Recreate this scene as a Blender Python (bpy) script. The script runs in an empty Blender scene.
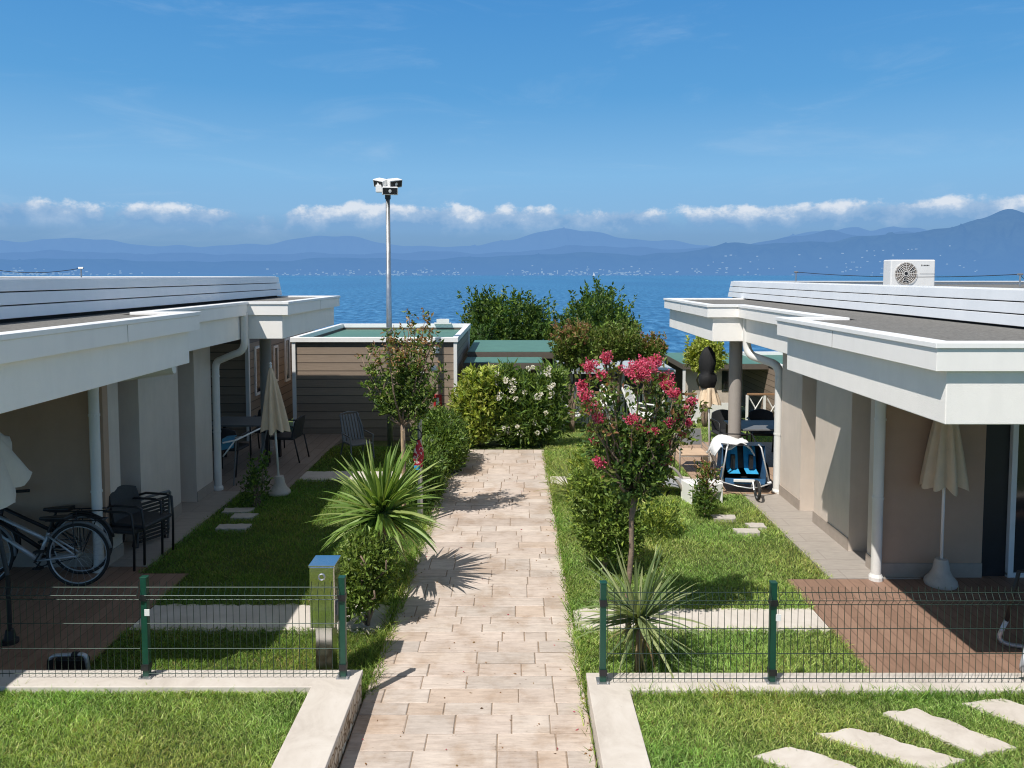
import bpy, bmesh, math, random
import numpy as np
from mathutils import Vector, Matrix
random.seed(7); RG = np.random.default_rng(11)
S = bpy.context.scene; COL = S.collection
R = math.radians; PI = math.pi
SUN = Vector((0.45, 0.53, -1.0))          # direction the light travels
H = 3.3

# ------------------------------------------------------------------ materials
def new_mat(name):
    m = bpy.data.materials.new(name); m.use_nodes = True
    nt = m.node_tree; return m, nt, nt.nodes['Principled BSDF']
def N(nt, t, **kw):
    n = nt.nodes.new(t)
    for k, v in kw.items():
        if k in n.inputs: n.inputs[k].default_value = v
        else: setattr(n, k, v)
    return n
def L(nt, a, b): nt.links.new(a, b)
def coords(nt, scale=(1, 1, 1), rot=(0, 0, 0)):
    tc = N(nt, 'ShaderNodeTexCoord'); mp = N(nt, 'ShaderNodeMapping')
    mp.inputs['Scale'].default_value = scale; mp.inputs['Rotation'].default_value = rot
    L(nt, tc.outputs['Object'], mp.inputs['Vector']); return mp.outputs[0]
def ramp(nt, fac, stops):
    r = N(nt, 'ShaderNodeValToRGB'); e = r.color_ramp.elements
    while len(e) < len(stops): e.new(0.5)
    for i, (p, c) in enumerate(stops): e[i].position = p; e[i].color = (*c, 1) if len(c) == 3 else c
    L(nt, fac, r.inputs[0]); return r.outputs[0]
def mix(nt, fac, a, b, mode='MIX'):
    n = N(nt, 'ShaderNodeMix', data_type='RGBA', blend_type=mode)
    for s, v in ((n.inputs[0], fac), (n.inputs[6], a), (n.inputs[7], b)):
        if hasattr(v, 'links'): L(nt, v, s)
        else: s.default_value = v if not isinstance(v, tuple) else ((*v, 1) if len(v) == 3 else v)
    return n.outputs[2]
def bump(nt, bs, h, strength=0.3, dist=0.01):
    b = N(nt, 'ShaderNodeBump', Strength=strength, Distance=dist)
    L(nt, h, b.inputs['Height']); L(nt, b.outputs[0], bs.inputs['Normal'])
def mat(name, c, rough=0.6, var=0.12, scale=6.0, metal=0.0, bmp=0.0, bscale=60, spec=0.5, dirt=0.0):
    m, nt, bs = new_mat(name); v = coords(nt)
    n = N(nt, 'ShaderNodeTexNoise', Scale=scale, Detail=6.0, Roughness=0.65); L(nt, v, n.inputs['Vector'])
    lo = tuple(x * (1 - var) for x in c); hi = tuple(min(1, x * (1 + var)) for x in c)
    col = ramp(nt, n.outputs[0], [(0.3, lo), (0.7, hi)])
    if dirt:
        n2 = N(nt, 'ShaderNodeTexNoise', Scale=1.7, Detail=8.0, Roughness=0.7)
        v2 = coords(nt, (2.3, 2.3, 0.45)); L(nt, v2, n2.inputs['Vector'])
        f = ramp(nt, n2.outputs[0], [(0.45, (0, 0, 0)), (0.75, (dirt, dirt, dirt))])
        col = mix(nt, f, col, tuple(x * 0.55 for x in c))
    L(nt, col, bs.inputs['Base Color'])
    rr = ramp(nt, n.outputs[0], [(0.2, (max(0, rough - .08),) * 3), (0.8, (min(1, rough + .08),) * 3)])
    L(nt, rr, bs.inputs['Roughness'])
    bs.inputs['Metallic'].default_value = metal; bs.inputs['Specular IOR Level'].default_value = spec
    if bmp:
        n3 = N(nt, 'ShaderNodeTexNoise', Scale=bscale, Detail=4.0); L(nt, v, n3.inputs['Vector'])
        bump(nt, bs, n3.outputs[0], bmp, 0.01)
    return m
def foliage_mat(name, rough=0.45, trans=0.35, spec=0.35):
    m, nt, bs = new_mat(name)
    a = N(nt, 'ShaderNodeAttribute', attribute_name='Col')
    L(nt, a.outputs['Color'], bs.inputs['Base Color']); bs.inputs['Roughness'].default_value = rough
    bs.inputs['Specular IOR Level'].default_value = spec
    t = N(nt, 'ShaderNodeBsdfTranslucent'); c2 = mix(nt, 1.0, a.outputs['Color'], (1.3, 1.25, 0.55), 'MULTIPLY')
    L(nt, c2, t.inputs['Color'])
    ms = N(nt, 'ShaderNodeMixShader'); ms.inputs[0].default_value = trans
    L(nt, bs.outputs[0], ms.inputs[1]); L(nt, t.outputs[0], ms.inputs[2])
    L(nt, ms.outputs[0], nt.nodes['Material Output'].inputs['Surface']); return m
def plank_mat(name, c1, c2, cm, bw, rh, rot=PI / 2, rough=0.6, mort=0.006):
    m, nt, bs = new_mat(name); v = coords(nt, rot=(0, 0, rot))
    b = N(nt, 'ShaderNodeTexBrick', offset=0.37, Scale=1.0)
    b.inputs['Color1'].default_value = (*c1, 1); b.inputs['Color2'].default_value = (*c2, 1); b.inputs['Mortar'].default_value = (*cm, 1)
    b.inputs['Mortar Size'].default_value = mort; b.inputs['Brick Width'].default_value = bw; b.inputs['Row Height'].default_value = rh
    L(nt, v, b.inputs['Vector'])
    v2 = coords(nt, (14, 1.6, 1) if abs(rot) > 1 else (1.6, 14, 1)); n = N(nt, 'ShaderNodeTexNoise', Scale=4.0, Detail=8.0, Roughness=0.7); L(nt, v2, n.inputs['Vector'])
    g = ramp(nt, n.outputs[0], [(0.25, (0.72, 0.72, 0.72)), (0.75, (1.2, 1.2, 1.2))])
    L(nt, mix(nt, 1.0, b.outputs[0], g, 'MULTIPLY'), bs.inputs['Base Color']); bs.inputs['Roughness'].default_value = rough
    bump(nt, bs, b.outputs['Fac'], -0.4, 0.004); return m

M = {}
M['fascia'] = mat('white_fascia_paint', (.93, .90, .865), .5, .02, 2, dirt=.12)
M['cap'] = mat('white_metal_cap', (.90, .89, .875), .38, .03, 3, dirt=.12)
M['beam'] = mat('white_render', (.93, .895, .85), .8, .02, 5, bmp=.2, bscale=140, dirt=.12)
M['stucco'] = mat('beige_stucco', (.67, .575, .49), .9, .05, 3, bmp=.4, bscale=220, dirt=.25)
M['stucco_shaded'] = mat('shaded_brown_stucco', (.48, .325, .23), .9, .06, 3, bmp=.4, bscale=220, dirt=.1)  # browner stucco, darkened so its colour carries the shade under the canopy
M['column_grey'] = mat('grey_column_render', (.36, .32, .285), .9, .06, 4, bmp=.3, bscale=200, dirt=.15)
M['plinth'] = mat('grey_plinth', (.37, .31, .26), .75, .1, 8, bmp=.2)
M['gravel'] = mat('grey_roof_felt', (.17, .165, .155), .95, .35, 30, bmp=.5, bscale=120, dirt=.2)
M['clad'] = mat('pale_metal_cladding', (.80, .805, .81), .4, .04, 2, metal=.1, dirt=.12)
M['dark_gap'] = mat('dark_gap', (.03, .03, .03), .9)
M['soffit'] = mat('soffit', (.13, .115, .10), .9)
M['pipe'] = mat('white_pipe', (.74, .72, .68), .4, .05, 4, dirt=.15)
M['frame_w'] = mat('white_aluminium', (.72, .74, .75), .35, .04)
M['post_green'] = mat('green_powder_coat', (.008, .062, .04), .35, .15, 10)
M['wire'] = mat('dark_green_wire', (.022, .045, .036), .4, .15, 10, metal=.3)
M['steel'] = mat('galvanised_steel', (.5, .51, .52), .35, .12, 9, metal=.85)
M['mirror'] = mat('polished_steel', (.74, .74, .73), .17, .06, 5, metal=1.0)
M['silver'] = mat('silver_paint', (.50, .51, .53), .3, .06, 8, metal=.35)
M['silver_bar'] = mat('silver_bar', (.55, .56, .57), .3, .06, 8, metal=.4)
M['black'] = mat('black_plastic', (.016, .016, .018), .45, .2, 8)
M['rubber'] = mat('black_rubber', (.02, .02, .02), .8, .2, 20)
M['wicker'] = mat('charcoal_resin', (.03, .031, .034), .55, .25, 40, bmp=.4, bscale=180)
M['grey_plastic'] = mat('grey_plastic', (.16, .165, .17), .5, .1)
M['taupe'] = mat('taupe_frame', (.30, .27, .24), .5, .1)
M['white_pl'] = mat('white_plastic', (.82, .81, .79), .4, .04, dirt=.1)
M['canvas'] = mat('beige_canvas', (.70, .545, .385), .95, .08, 5, bmp=.3, bscale=300, dirt=.2)
M['canvas_black'] = mat('black_cover', (.008, .008, .009), .8, .2)
M['canvas_white'] = mat('ivory_canvas', (.74, .66, .56), .95, .05, 5, dirt=.2)
M['concrete'] = mat('concrete_base', (.50, .46, .41), .9, .1, 12, bmp=.3, bscale=80)
M['wood'] = mat('brown_wood', (.30, .17, .09), .7, .25, 6)
M['stake'] = mat('stake_wood', (.48, .34, .21), .8, .2, 9)
M['bark'] = mat('bark', (.22, .16, .115), .9, .35, 20, bmp=.6, bscale=50)
M['soil'] = mat('soil', (.10, .075, .05), .95, .3, 10)
M['green_roof'] = mat('green_roof_sheet', (.085, .20, .165), .6, .1, 4, dirt=.25)
M['dark_fascia'] = mat('dark_brown_fascia', (.12, .098, .08), .6, .1)
M['red'] = mat('red_plastic', (.50, .02, .03), .45, .15, 12)
def print_mat():
    m, nt, bs = new_mat('red_print'); n = N(nt, 'ShaderNodeTexNoise', Scale=22.0, Detail=2.0); L(nt, coords(nt), n.inputs['Vector'])
    L(nt, ramp(nt, n.outputs[0], [(.56, (.45, .02, .04)), (.6, (.72, .62, .58))]), bs.inputs['Base Color']); bs.inputs['Roughness'].default_value = .6; return m
M['red_print'] = print_mat()
M['blue'] = mat('blue_fabric', (.03, .12, .26), .8, .15, 12, bmp=.2, bscale=200)
M['cyan'] = mat('bright_blue_fabric', (.03, .33, .62), .8, .1, 12)
M['towel'] = mat('white_towel', (.78, .78, .77), .95, .05, 12, bmp=.5, bscale=150)
M['teal_cloth'] = mat('teal_cloth', (.06, .22, .33), .95)
M['glass'] = mat('dark_glass', (.02, .024, .028), .08, .1, 1, spec=.8)
M['leaf'] = foliage_mat('leaf'); M['grass'] = foliage_mat('grass_blade', .5, .48, .3)
M['petal'] = foliage_mat('petal', .6, .3, .2)

def coping_mat():
    m, nt, bs = new_mat('travertine_coping'); v = coords(nt)
    n = N(nt, 'ShaderNodeTexNoise', Scale=3.0, Detail=10.0, Roughness=.7, Distortion=.6); L(nt, v, n.inputs['Vector'])
    c = ramp(nt, n.outputs[0], [(.3, (.50, .445, .39)), (.5, (.60, .545, .485)), (.72, (.68, .63, .575))])
    n2 = N(nt, 'ShaderNodeTexVoronoi', Scale=55.0); L(nt, v, n2.inputs['Vector'])
    pit = ramp(nt, n2.outputs['Distance'], [(.05, (.45, .4, .36)), (.16, (1, 1, 1))])
    n4 = N(nt, 'ShaderNodeTexNoise', Scale=7.0, Detail=3.0); L(nt, v, n4.inputs['Vector'])
    pm = ramp(nt, n4.outputs[0], [(.55, (0, 0, 0)), (.68, (1, 1, 1))])
    L(nt, mix(nt, pm, c, mix(nt, 1., c, pit, 'MULTIPLY')), bs.inputs['Base Color']); bs.inputs['Roughness'].default_value = .75
    bump(nt, bs, n.outputs[0], .25, .006); return m
M['coping'] = coping_mat()
def rubble_mat():
    m, nt, bs = new_mat('rubble_stone'); v = coords(nt, (13, 13, 15))
    vo = N(nt, 'ShaderNodeTexVoronoi', Scale=1.0, feature='DISTANCE_TO_EDGE'); L(nt, v, vo.inputs['Vector'])
    vc = N(nt, 'ShaderNodeTexVoronoi', Scale=1.0); L(nt, v, vc.inputs['Vector'])
    hs = ramp(nt, vc.outputs['Color'], [(.2, (.46, .34, .23)), (.5, (.60, .49, .36)), (.8, (.72, .63, .51))])
    e = ramp(nt, vo.outputs['Distance'], [(.02, (.34, .27, .2)), (.12, (1, 1, 1))])
    L(nt, mix(nt, 1., hs, e, 'MULTIPLY'), bs.inputs['Base Color']); bs.inputs['Roughness'].default_value = .9
    bump(nt, bs, vo.outputs['Distance'], .8, .03); return m
M['rubble'] = rubble_mat()
def paving_mat():
    m, nt, bs = new_mat('travertine_paving')
    a = N(nt, 'ShaderNodeAttribute', attribute_name='Col')
    v = coords(nt, (2.2, 13, 1)); n = N(nt, 'ShaderNodeTexNoise', Scale=2.2, Detail=10.0, Roughness=.72); L(nt, v, n.inputs['Vector'])
    g = ramp(nt, n.outputs[0], [(.3, (.74, .69, .65)), (.46, (.97, .96, .96)), (.68, (1.2, 1.19, 1.18))])
    v2 = coords(nt, (14, 34, 1)); vo = N(nt, 'ShaderNodeTexVoronoi', Scale=1.0); L(nt, v2, vo.inputs['Vector'])
    p = ramp(nt, vo.outputs['Distance'], [(.06, (.42, .34, .28)), (.17, (1, 1, 1))])
    n2 = N(nt, 'ShaderNodeTexNoise', Scale=4.0, Detail=4.0); L(nt, coords(nt), n2.inputs['Vector'])
    pm = ramp(nt, n2.outputs[0], [(.52, (0, 0, 0)), (.64, (1, 1, 1))])
    n5 = N(nt, 'ShaderNodeTexNoise', Scale=2.3, Detail=9.0, Roughness=.68); L(nt, coords(nt), n5.inputs['Vector'])
    st = ramp(nt, n5.outputs[0], [(.36, (.80, .73, .66)), (.5, (.98, .97, .96)), (.66, (1.1, 1.1, 1.1))])
    c = mix(nt, 1., a.outputs['Color'], g, 'MULTIPLY'); c = mix(nt, pm, c, mix(nt, 1., c, p, 'MULTIPLY')); c = mix(nt, 1., c, st, 'MULTIPLY')
    L(nt, c, bs.inputs['Base Color']); bs.inputs['Roughness'].default_value = .8
    bump(nt, bs, n.outputs[0], .35, .006); return m
M['paving'] = paving_mat()
M['joint'] = mat('paving_joint', (.30, .225, .165), .95, .3, 20)
M['slab'] = coping_mat(); M['slab'].name = 'pale_stone_slab'
M['deck_red'] = plank_mat('red_wood_tile', (.255, .155, .108), (.32, .20, .142), (.13, .075, .05), 1.2, .12, mort=.004)
M['deck_tan'] = plank_mat('tan_wood_tile', (.40, .27, .18), (.46, .32, .22), (.2, .14, .1), 1.2, .2)
M['deck_grey'] = plank_mat('grey_wood_tile', (.27, .215, .18), (.33, .265, .225), (.16, .13, .11), 1.2, .2)
M['strip'] = plank_mat('grey_border_tile', (.37, .33, .29), (.39, .35, .31), (.30, .265, .235), .9, .3, rot=0)
def siding(name, c):
    m, nt, bs = new_mat(name); tc = N(nt, 'ShaderNodeTexCoord'); sx = N(nt, 'ShaderNodeSeparateXYZ'); L(nt, tc.outputs['Object'], sx.inputs[0])
    d = N(nt, 'ShaderNodeMath', operation='MULTIPLY'); d.inputs[1].default_value = 1 / .17; L(nt, sx.outputs[2], d.inputs[0])
    fr = N(nt, 'ShaderNodeMath', operation='FRACT'); L(nt, d.outputs[0], fr.inputs[0])
    g = ramp(nt, fr.outputs[0], [(0.0, (.35, .35, .35)), (.07, (.4, .4, .4)), (.12, (1, 1, 1)), (1., (.93, .93, .93))])
    fl = N(nt, 'ShaderNodeMath', operation='FLOOR'); L(nt, d.outputs[0], fl.inputs[0])
    wn = N(nt, 'ShaderNodeTexWhiteNoise', noise_dimensions='1D'); L(nt, fl.outputs[0], wn.inputs['W'])
    n = N(nt, 'ShaderNodeTexNoise', Scale=3.0, Detail=8.0, Roughness=.7); L(nt, coords(nt, (1, 1, 14)), n.inputs['Vector'])
    gr = ramp(nt, n.outputs[0], [(.3, tuple(x * .85 for x in c)), (.7, tuple(x * 1.12 for x in c))])
    vv = ramp(nt, wn.outputs[0], [(0, (.88, .88, .88)), (1, (1.08, 1.08, 1.08))])
    L(nt, mix(nt, 1., mix(nt, 1., gr, g, 'MULTIPLY'), vv, 'MULTIPLY'), bs.inputs['Base Color']); bs.inputs['Roughness'].default_value = .7
    bump(nt, bs, g, .5, .01); return m
M['siding'] = siding('taupe_siding', (.315, .24, .18)); M['siding_dark'] = siding('dark_taupe_siding', (.24, .19, .15))
def lawn_mat():
    m, nt, bs = new_mat('lawn_ground'); v = coords(nt)
    n = N(nt, 'ShaderNodeTexNoise', Scale=2.0, Detail=10.0, Roughness=.75); L(nt, v, n.inputs['Vector'])
    n2 = N(nt, 'ShaderNodeTexNoise', Scale=60.0, Detail=5.0, Roughness=.8); L(nt, v, n2.inputs['Vector'])
    c = ramp(nt, n.outputs[0], [(.3, (.07, .11, .025)), (.6, (.13, .165, .04)), (.75, (.19, .18, .07))])
    g = ramp(nt, n2.outputs[0], [(.3, (.35, .4, .3)), (.7, (1.3, 1.3, 1.2))])
    L(nt, mix(nt, 1., c, g, 'MULTIPLY'), bs.inputs['Base Color']); bs.inputs['Roughness'].default_value = .95
    bump(nt, bs, n2.outputs[0], 1.0, .03); return m
M['lawn'] = lawn_mat()

# ------------------------------------------------------------------ mesh helpers
class MB:
    def __init__(s): s.v = []; s.f = []
    def add(s, vs, fs):
        o = len(s.v); s.v += [tuple(v) for v in vs]; s.f += [tuple(i + o for i in f) for f in fs]; return s
    def box(s, x0, x1, y0, y1, z0, z1, mx=None):
        vs = [Vector((x, y, z)) for z in (z0, z1) for y in (y0, y1) for x in (x0, x1)]
        if mx is not None: vs = [mx @ v for v in vs]
        return s.add(vs, [(0, 2, 3, 1), (4, 5, 7, 6), (0, 1, 5, 4), (2, 6, 7, 3), (0, 4, 6, 2), (1, 3, 7, 5)])
    def tube(s, pts, r, n=8, caps=True, closed=False):
        P = [Vector(p) for p in pts]; rs = r if isinstance(r, (list, tuple)) else [r] * len(P)
        m = len(P); vs = []; up = None
        for i, p in enumerate(P):
            if closed: t = P[(i + 1) % m] - P[i - 1]
            else: t = P[min(i + 1, m - 1)] - P[max(i - 1, 0)]
            t.normalize()
            if up is None: up = Vector((0, 0, 1)) if abs(t.z) < .9 else Vector((1, 0, 0))
            a = t.cross(up)
            if a.length < 1e-4: a = t.cross(Vector((0, 1, 0)))
            a.normalize(); b = a.cross(t).normalized(); up = b
            for k in range(n):
                an = 2 * PI * k / n; vs.append(p + (a * math.cos(an) + b * math.sin(an)) * rs[i])
        fs = []
        for i in range(m if closed else m - 1):
            j = (i + 1) % m
            for k in range(n): fs.append((i * n + k, i * n + (k + 1) % n, j * n + (k + 1) % n, j * n + k))
        if caps and not closed: fs += [tuple(range(n))[::-1], tuple(range((m - 1) * n, m * n))]
        return s.add(vs, fs)
    def ringc(s, c, r, t, axis='y', n=28, k=6):
        c = Vector(c); pts = []
        for i in range(n):
            a = 2 * PI * i / n
            pts.append(c + (Vector((math.cos(a), 0, math.sin(a))) if axis == 'y' else Vector((0, math.cos(a), math.sin(a))) if axis == 'x' else Vector((math.cos(a), math.sin(a), 0))) * r)
        return s.tube(pts, t, k, closed=True)
    def lathe(s, prof, n=24, c=(0, 0, 0), fn=None):
        vs = []; m = len(prof)
        for i, (r, z) in enumerate(prof):
            for k in range(n):
                a = 2 * PI * k / n; rr, zz = (r, z) if fn is None else fn(r, z, a, i)
                vs.append((c[0] + rr * math.cos(a), c[1] + rr * math.sin(a), c[2] + zz))
        fs = [(i * n + k, i * n + (k + 1) % n, (i + 1) * n + (k + 1) % n, (i + 1) * n + k) for i in range(m - 1) for k in range(n)]
        if fn is None: fs += [tuple(range(n))[::-1], tuple(range((m - 1) * n, m * n))]
        return s.add(vs, fs)
    def prism(s, poly, z0, z1):
        n = len(poly); vs = [(x, y, z0) for x, y in poly] + [(x, y, z1) for x, y in poly]
        return s.add(vs, [tuple(range(n))[::-1], tuple(range(n, 2 * n))] + [(i, (i + 1) % n, n + (i + 1) % n, n + i) for i in range(n)])
    def sheet(s, poly, z): return s.add([(x, y, z) for x, y in poly], [tuple(range(len(poly)))])
    def sweep(s, path, o1, o2, z0, z1, sx=1, o1t=None):
        A = offs(path, o1); B = offs(path, -o2); T = offs(path, o1 if o1t is None else o1t); vs = []
        for a, b, t in zip(A, B, T): vs += [(sx * a[0], a[1], z0), (sx * t[0], t[1], z1), (sx * b[0], b[1], z1), (sx * b[0], b[1], z0)]
        fs = [(0, 1, 2, 3), tuple(4 * (len(path) - 1) + k for k in (3, 2, 1, 0))]
        for i in range(len(path) - 1):
            for k in range(4): fs.append((4 * i + k, 4 * i + (k + 1) % 4, 4 * (i + 1) + (k + 1) % 4, 4 * (i + 1) + k))
        return s.add(vs, fs)
    def build(s, name, m, parent=None, smooth=False, bevel=0.0, label=None):
        me = bpy.data.meshes.new(name); off = Vector(parent_world(parent)) if parent else Vector()
        me.from_pydata([tuple(Vector(v) - off) for v in s.v], [], s.f)
        b = bmesh.new(); b.from_mesh(me); bmesh.ops.recalc_face_normals(b, faces=b.faces); b.to_mesh(me); b.free()
        me.materials.append(m if not isinstance(m, str) else M[m])
        if smooth: me.polygons.foreach_set('use_smooth', [True] * len(me.polygons))
        o = bpy.data.objects.new(name, me); COL.objects.link(o)
        if parent: o.parent = parent
        if smooth == 'auto':
            try: me.set_sharp_from_angle(angle=R(40))
            except Exception: pass
        if bevel:
            bv = o.modifiers.new('bevel', 'BEVEL'); bv.width = bevel; bv.segments = 2; bv.limit_method = 'ANGLE'; bv.angle_limit = R(40)
        if label: o['label'] = label
        return o
def parent_world(p):
    v = Vector()
    while p: v += p.location; p = p.parent
    return v
def offs(path, d):
    out = []; n = len(path)
    def nrm(a, b):
        t = Vector((b[0] - a[0], b[1] - a[1])).normalized(); return Vector((-t.y, t.x))
    for i in range(n):
        ns = []
        if i > 0: ns.append(nrm(path[i - 1], path[i]))
        if i < n - 1: ns.append(nrm(path[i], path[i + 1]))
        if len(ns) == 1: k = ns[0]
        else:
            k = (ns[0] + ns[1]); k.normalize(); k /= max(.2, k.dot(ns[0]))
        out.append((path[i][0] + k.x * d, path[i][1] + k.y * d))
    return out
def tag(o, label=None, cat=None, group=None, kind=None):
    for k, v in (('label', label), ('category', cat), ('group', group), ('kind', kind)):
        if v: o[k] = v
    return o
def thing(name, label, cat, loc=(0, 0, 0), rz=0, group=None):
    o = bpy.data.objects.new(name, None); COL.objects.link(o); o.location = loc; o.rotation_euler = (0, 0, rz)
    o.empty_display_size = .1
    return tag(o, label, cat, group)
def place(o, loc, rz=0): o.location = loc; o.rotation_euler = (0, 0, rz); return o
def dup(root, loc, rz=0, label=None, parent=None):
    c = root.copy(); COL.objects.link(c)
    if parent: c.parent = parent
    else: c.location = loc; c.rotation_euler = (0, 0, rz)
    if label: c['label'] = label
    for ch in list(root.children): dup(ch, None, parent=c)
    return c
def struct(o): o['kind'] = 'structure'; return o
def np_mesh(name, V, F, C, m, parent=None, smooth=False):
    """V (n,3), F (m,k) equal-size faces, C (m,3) face colours"""
    me = bpy.data.meshes.new(name); k = F.shape[1]; n = len(F)
    if parent: V = V - np.array(parent_world(parent))
    me.vertices.add(len(V)); me.vertices.foreach_set('co', V.astype(np.float32).ravel())
    me.loops.add(n * k); me.loops.foreach_set('vertex_index', F.astype(np.int32).ravel())
    me.polygons.add(n); me.polygons.foreach_set('loop_start', np.arange(0, n * k, k, dtype=np.int32))
    try: me.polygons.foreach_set('loop_total', np.full(n, k, dtype=np.int32))
    except Exception: pass
    if C is not None:
        at = me.color_attributes.new('Col', 'FLOAT_COLOR', 'CORNER')
        cc = np.ones((n, k, 4), dtype=np.float32); cc[:, :, :3] = C[:, None, :] if C.ndim == 2 else C
        at.data.foreach_set('color', cc.ravel())
    me.update(calc_edges=True); me.validate()
    me.materials.append(m if not isinstance(m, str) else M[m])
    me.polygons.foreach_set('use_smooth', [bool(smooth)] * n)
    o = bpy.data.objects.new(name, me); COL.objects.link(o)
    if parent: o.parent = parent
    return o
def unit(a): return a / np.maximum(1e-9, np.linalg.norm(a, axis=1, keepdims=True))
def leaf_arrays(P, D, ln, wd, fold=.25):
    """rhombic leaves, base P, direction D (unit)"""
    n = len(P); r = RG.normal(size=(n, 3)); sd = unit(np.cross(D, r)); nm = np.cross(sd, D)
    ln = np.broadcast_to(ln, n)[:, None]; wd = np.broadcast_to(wd, n)[:, None]
    mid = P + D * ln * .5
    V = np.stack([P, mid + sd * wd * .5 + nm * wd * fold, P + D * ln - nm * ln * .12, mid - sd * wd * .5 + nm * wd * fold], 1).reshape(-1, 3)
    return V, np.arange(4 * n).reshape(n, 4)
def palette(n, cols, jit=.18):
    cols = np.array(cols); i = RG.integers(0, len(cols), n)
    return np.clip(cols[i] * (1 + RG.normal(0, jit, (n, 1))), .004, 1)
def crown_points(blobs, nclump, per, sig, lo=.55):
    """clumped leaf positions through ellipsoid blobs: (cx,cy,cz,rx,ry,rz,weight)"""
    B = np.array(blobs, float); w = B[:, 6] / B[:, 6].sum(); k = RG.choice(len(B), nclump, p=w)
    d = unit(RG.normal(size=(nclump, 3))); rr = RG.uniform(lo ** 3, 1.0, nclump) ** (1 / 3)
    rr *= 1 + RG.normal(0, .07, nclump)
    c = B[k, :3] + d * rr[:, None] * B[k, 3:6]
    P = np.repeat(c, per, 0) + RG.normal(0, sig, (nclump * per, 3))
    O = np.repeat(d, per, 0); cl = np.repeat(RG.uniform(.65, 1.3, nclump), per)
    return P, O, cl
def foliage(name, parent, blobs, nclump, per, sig, ln, wd, cols, up=.4, m='leaf', lo=.55, tipcols=None, tipz=None, shoots=0, shoot_len=.4):
    P, O, cl = crown_points(blobs, nclump, per, sig, lo)
    D = unit(O * .8 + RG.normal(size=P.shape) * .7 + np.array([0, 0, up]))
    if shoots:
        B = np.array(blobs, float); k = RG.choice(len(B), shoots, p=B[:, 6] / B[:, 6].sum()); an = RG.uniform(0, 2 * PI, shoots); rad = np.sqrt(RG.uniform(0, 1, shoots)) * .85
        st = B[k, :3] + np.stack([np.cos(an) * rad * B[k, 3], np.sin(an) * rad * B[k, 4], np.sqrt(1 - rad ** 2) * B[k, 5] * .85], 1)
        dr = unit(np.stack([np.cos(an) * rad * .45, np.sin(an) * rad * .45, np.ones(shoots)], 1) + RG.normal(0, .12, (shoots, 3)))
        ns = 22; t = np.tile(np.linspace(0, 1, ns), shoots); L_ = np.repeat(RG.uniform(.5, 1.2, shoots) * shoot_len, ns)
        Ps = np.repeat(st, ns, 0) + np.repeat(dr, ns, 0) * (t * L_)[:, None] + RG.normal(0, .012, (shoots * ns, 3))
        Ds = unit(np.repeat(dr, ns, 0) * .7 + RG.normal(size=Ps.shape) * .6)
        P = np.vstack([P, Ps]); D = np.vstack([D, Ds]); cl = np.concatenate([cl, np.repeat(RG.uniform(.8, 1.35, shoots), ns)])
    n = len(P); V, F = leaf_arrays(P, D, ln * RG.uniform(.45, 1.45, n), wd * RG.uniform(.6, 1.35, n))
    C = palette(n, cols) * cl[:, None]
    if tipcols is not None:
        f = np.clip((P[:, 2] - tipz[0]) / (tipz[1] - tipz[0]), 0, 1) * RG.uniform(.2, 1.1, n); pick = RG.uniform(size=n) < f
        C[pick] = palette(int(pick.sum()), tipcols)
    return np_mesh(name, V, F, np.clip(C * 1.3, .003, 1), m, parent)
def branches(name, parent, base, tips, r0, r1=.008, m='bark', fork=.5, wob=.05, seg=6):
    mb = MB(); b = Vector(base)
    for t in tips:
        t = Vector(t); pts = []; rs = []
        for i in range(seg + 1):
            f = i / seg; p = b.lerp(t, f)
            p.x = b.x + (t.x - b.x) * f ** (1 + fork); p.y = b.y + (t.y - b.y) * f ** (1 + fork)
            if 0 < i < seg: p += Vector((random.gauss(0, wob), random.gauss(0, wob), 0))
            pts.append(p); rs.append(r0 * (1 - f) + r1 * f)
        mb.tube(pts, rs, 7)
    return mb.build(name, m, parent, smooth=True)

# ------------------------------------------------------------------ camera, sun, sky
cam = bpy.data.cameras.new('camera'); co = bpy.data.objects.new('camera', cam); COL.objects.link(co)
co.location = (0, 0, H); co.rotation_euler = (R(90 - 3.5), 0, 0)
cam.sensor_width = 36; cam.lens = 769 / 1024 * 36; cam.shift_x = -3 / 1024; cam.shift_y = -62 / 1024
cam.clip_start = .05; cam.clip_end = 90000; S.camera = co
sl = bpy.data.lights.new('sun', 'SUN'); sl.energy = 5.0; sl.angle = R(.5); sl.color = (1, .955, .89)
so = bpy.data.objects.new('sun', sl); COL.objects.link(so); so.location = (-10, -14, 25)
so.rotation_euler = SUN.to_track_quat('-Z', 'Y').to_euler()
W = bpy.data.worlds.new('World'); S.world = W; W.use_nodes = True; nt = W.node_tree
bg = nt.nodes['Background']; bg.inputs['Strength'].default_value = .1
sky = N(nt, 'ShaderNodeTexSky'); sky.sky_type = 'NISHITA'; sky.sun_disc = False
sky.sun_elevation = math.asin(1 / SUN.length); sky.sun_rotation = math.atan2(-SUN.x, -SUN.y) % (2 * PI)
sky.altitude = 100; sky.air_density = 1.0; sky.dust_density = .6; sky.ozone_density = 2.5
tc = N(nt, 'ShaderNodeTexCoord'); sep = N(nt, 'ShaderNodeSeparateXYZ'); L(nt, tc.outputs['Generated'], sep.inputs[0])
zz = sep.outputs[2]
def mth(op, a, b=None, c=None, clamp=False):
    n = N(nt, 'ShaderNodeMath', operation=op); n.use_clamp = clamp
    for i, v in enumerate((a, b, c)):
        if v is None: continue
        if hasattr(v, 'links'): L(nt, v, n.inputs[i])
        else: n.inputs[i].default_value = v
    return n.outputs[0]
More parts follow.
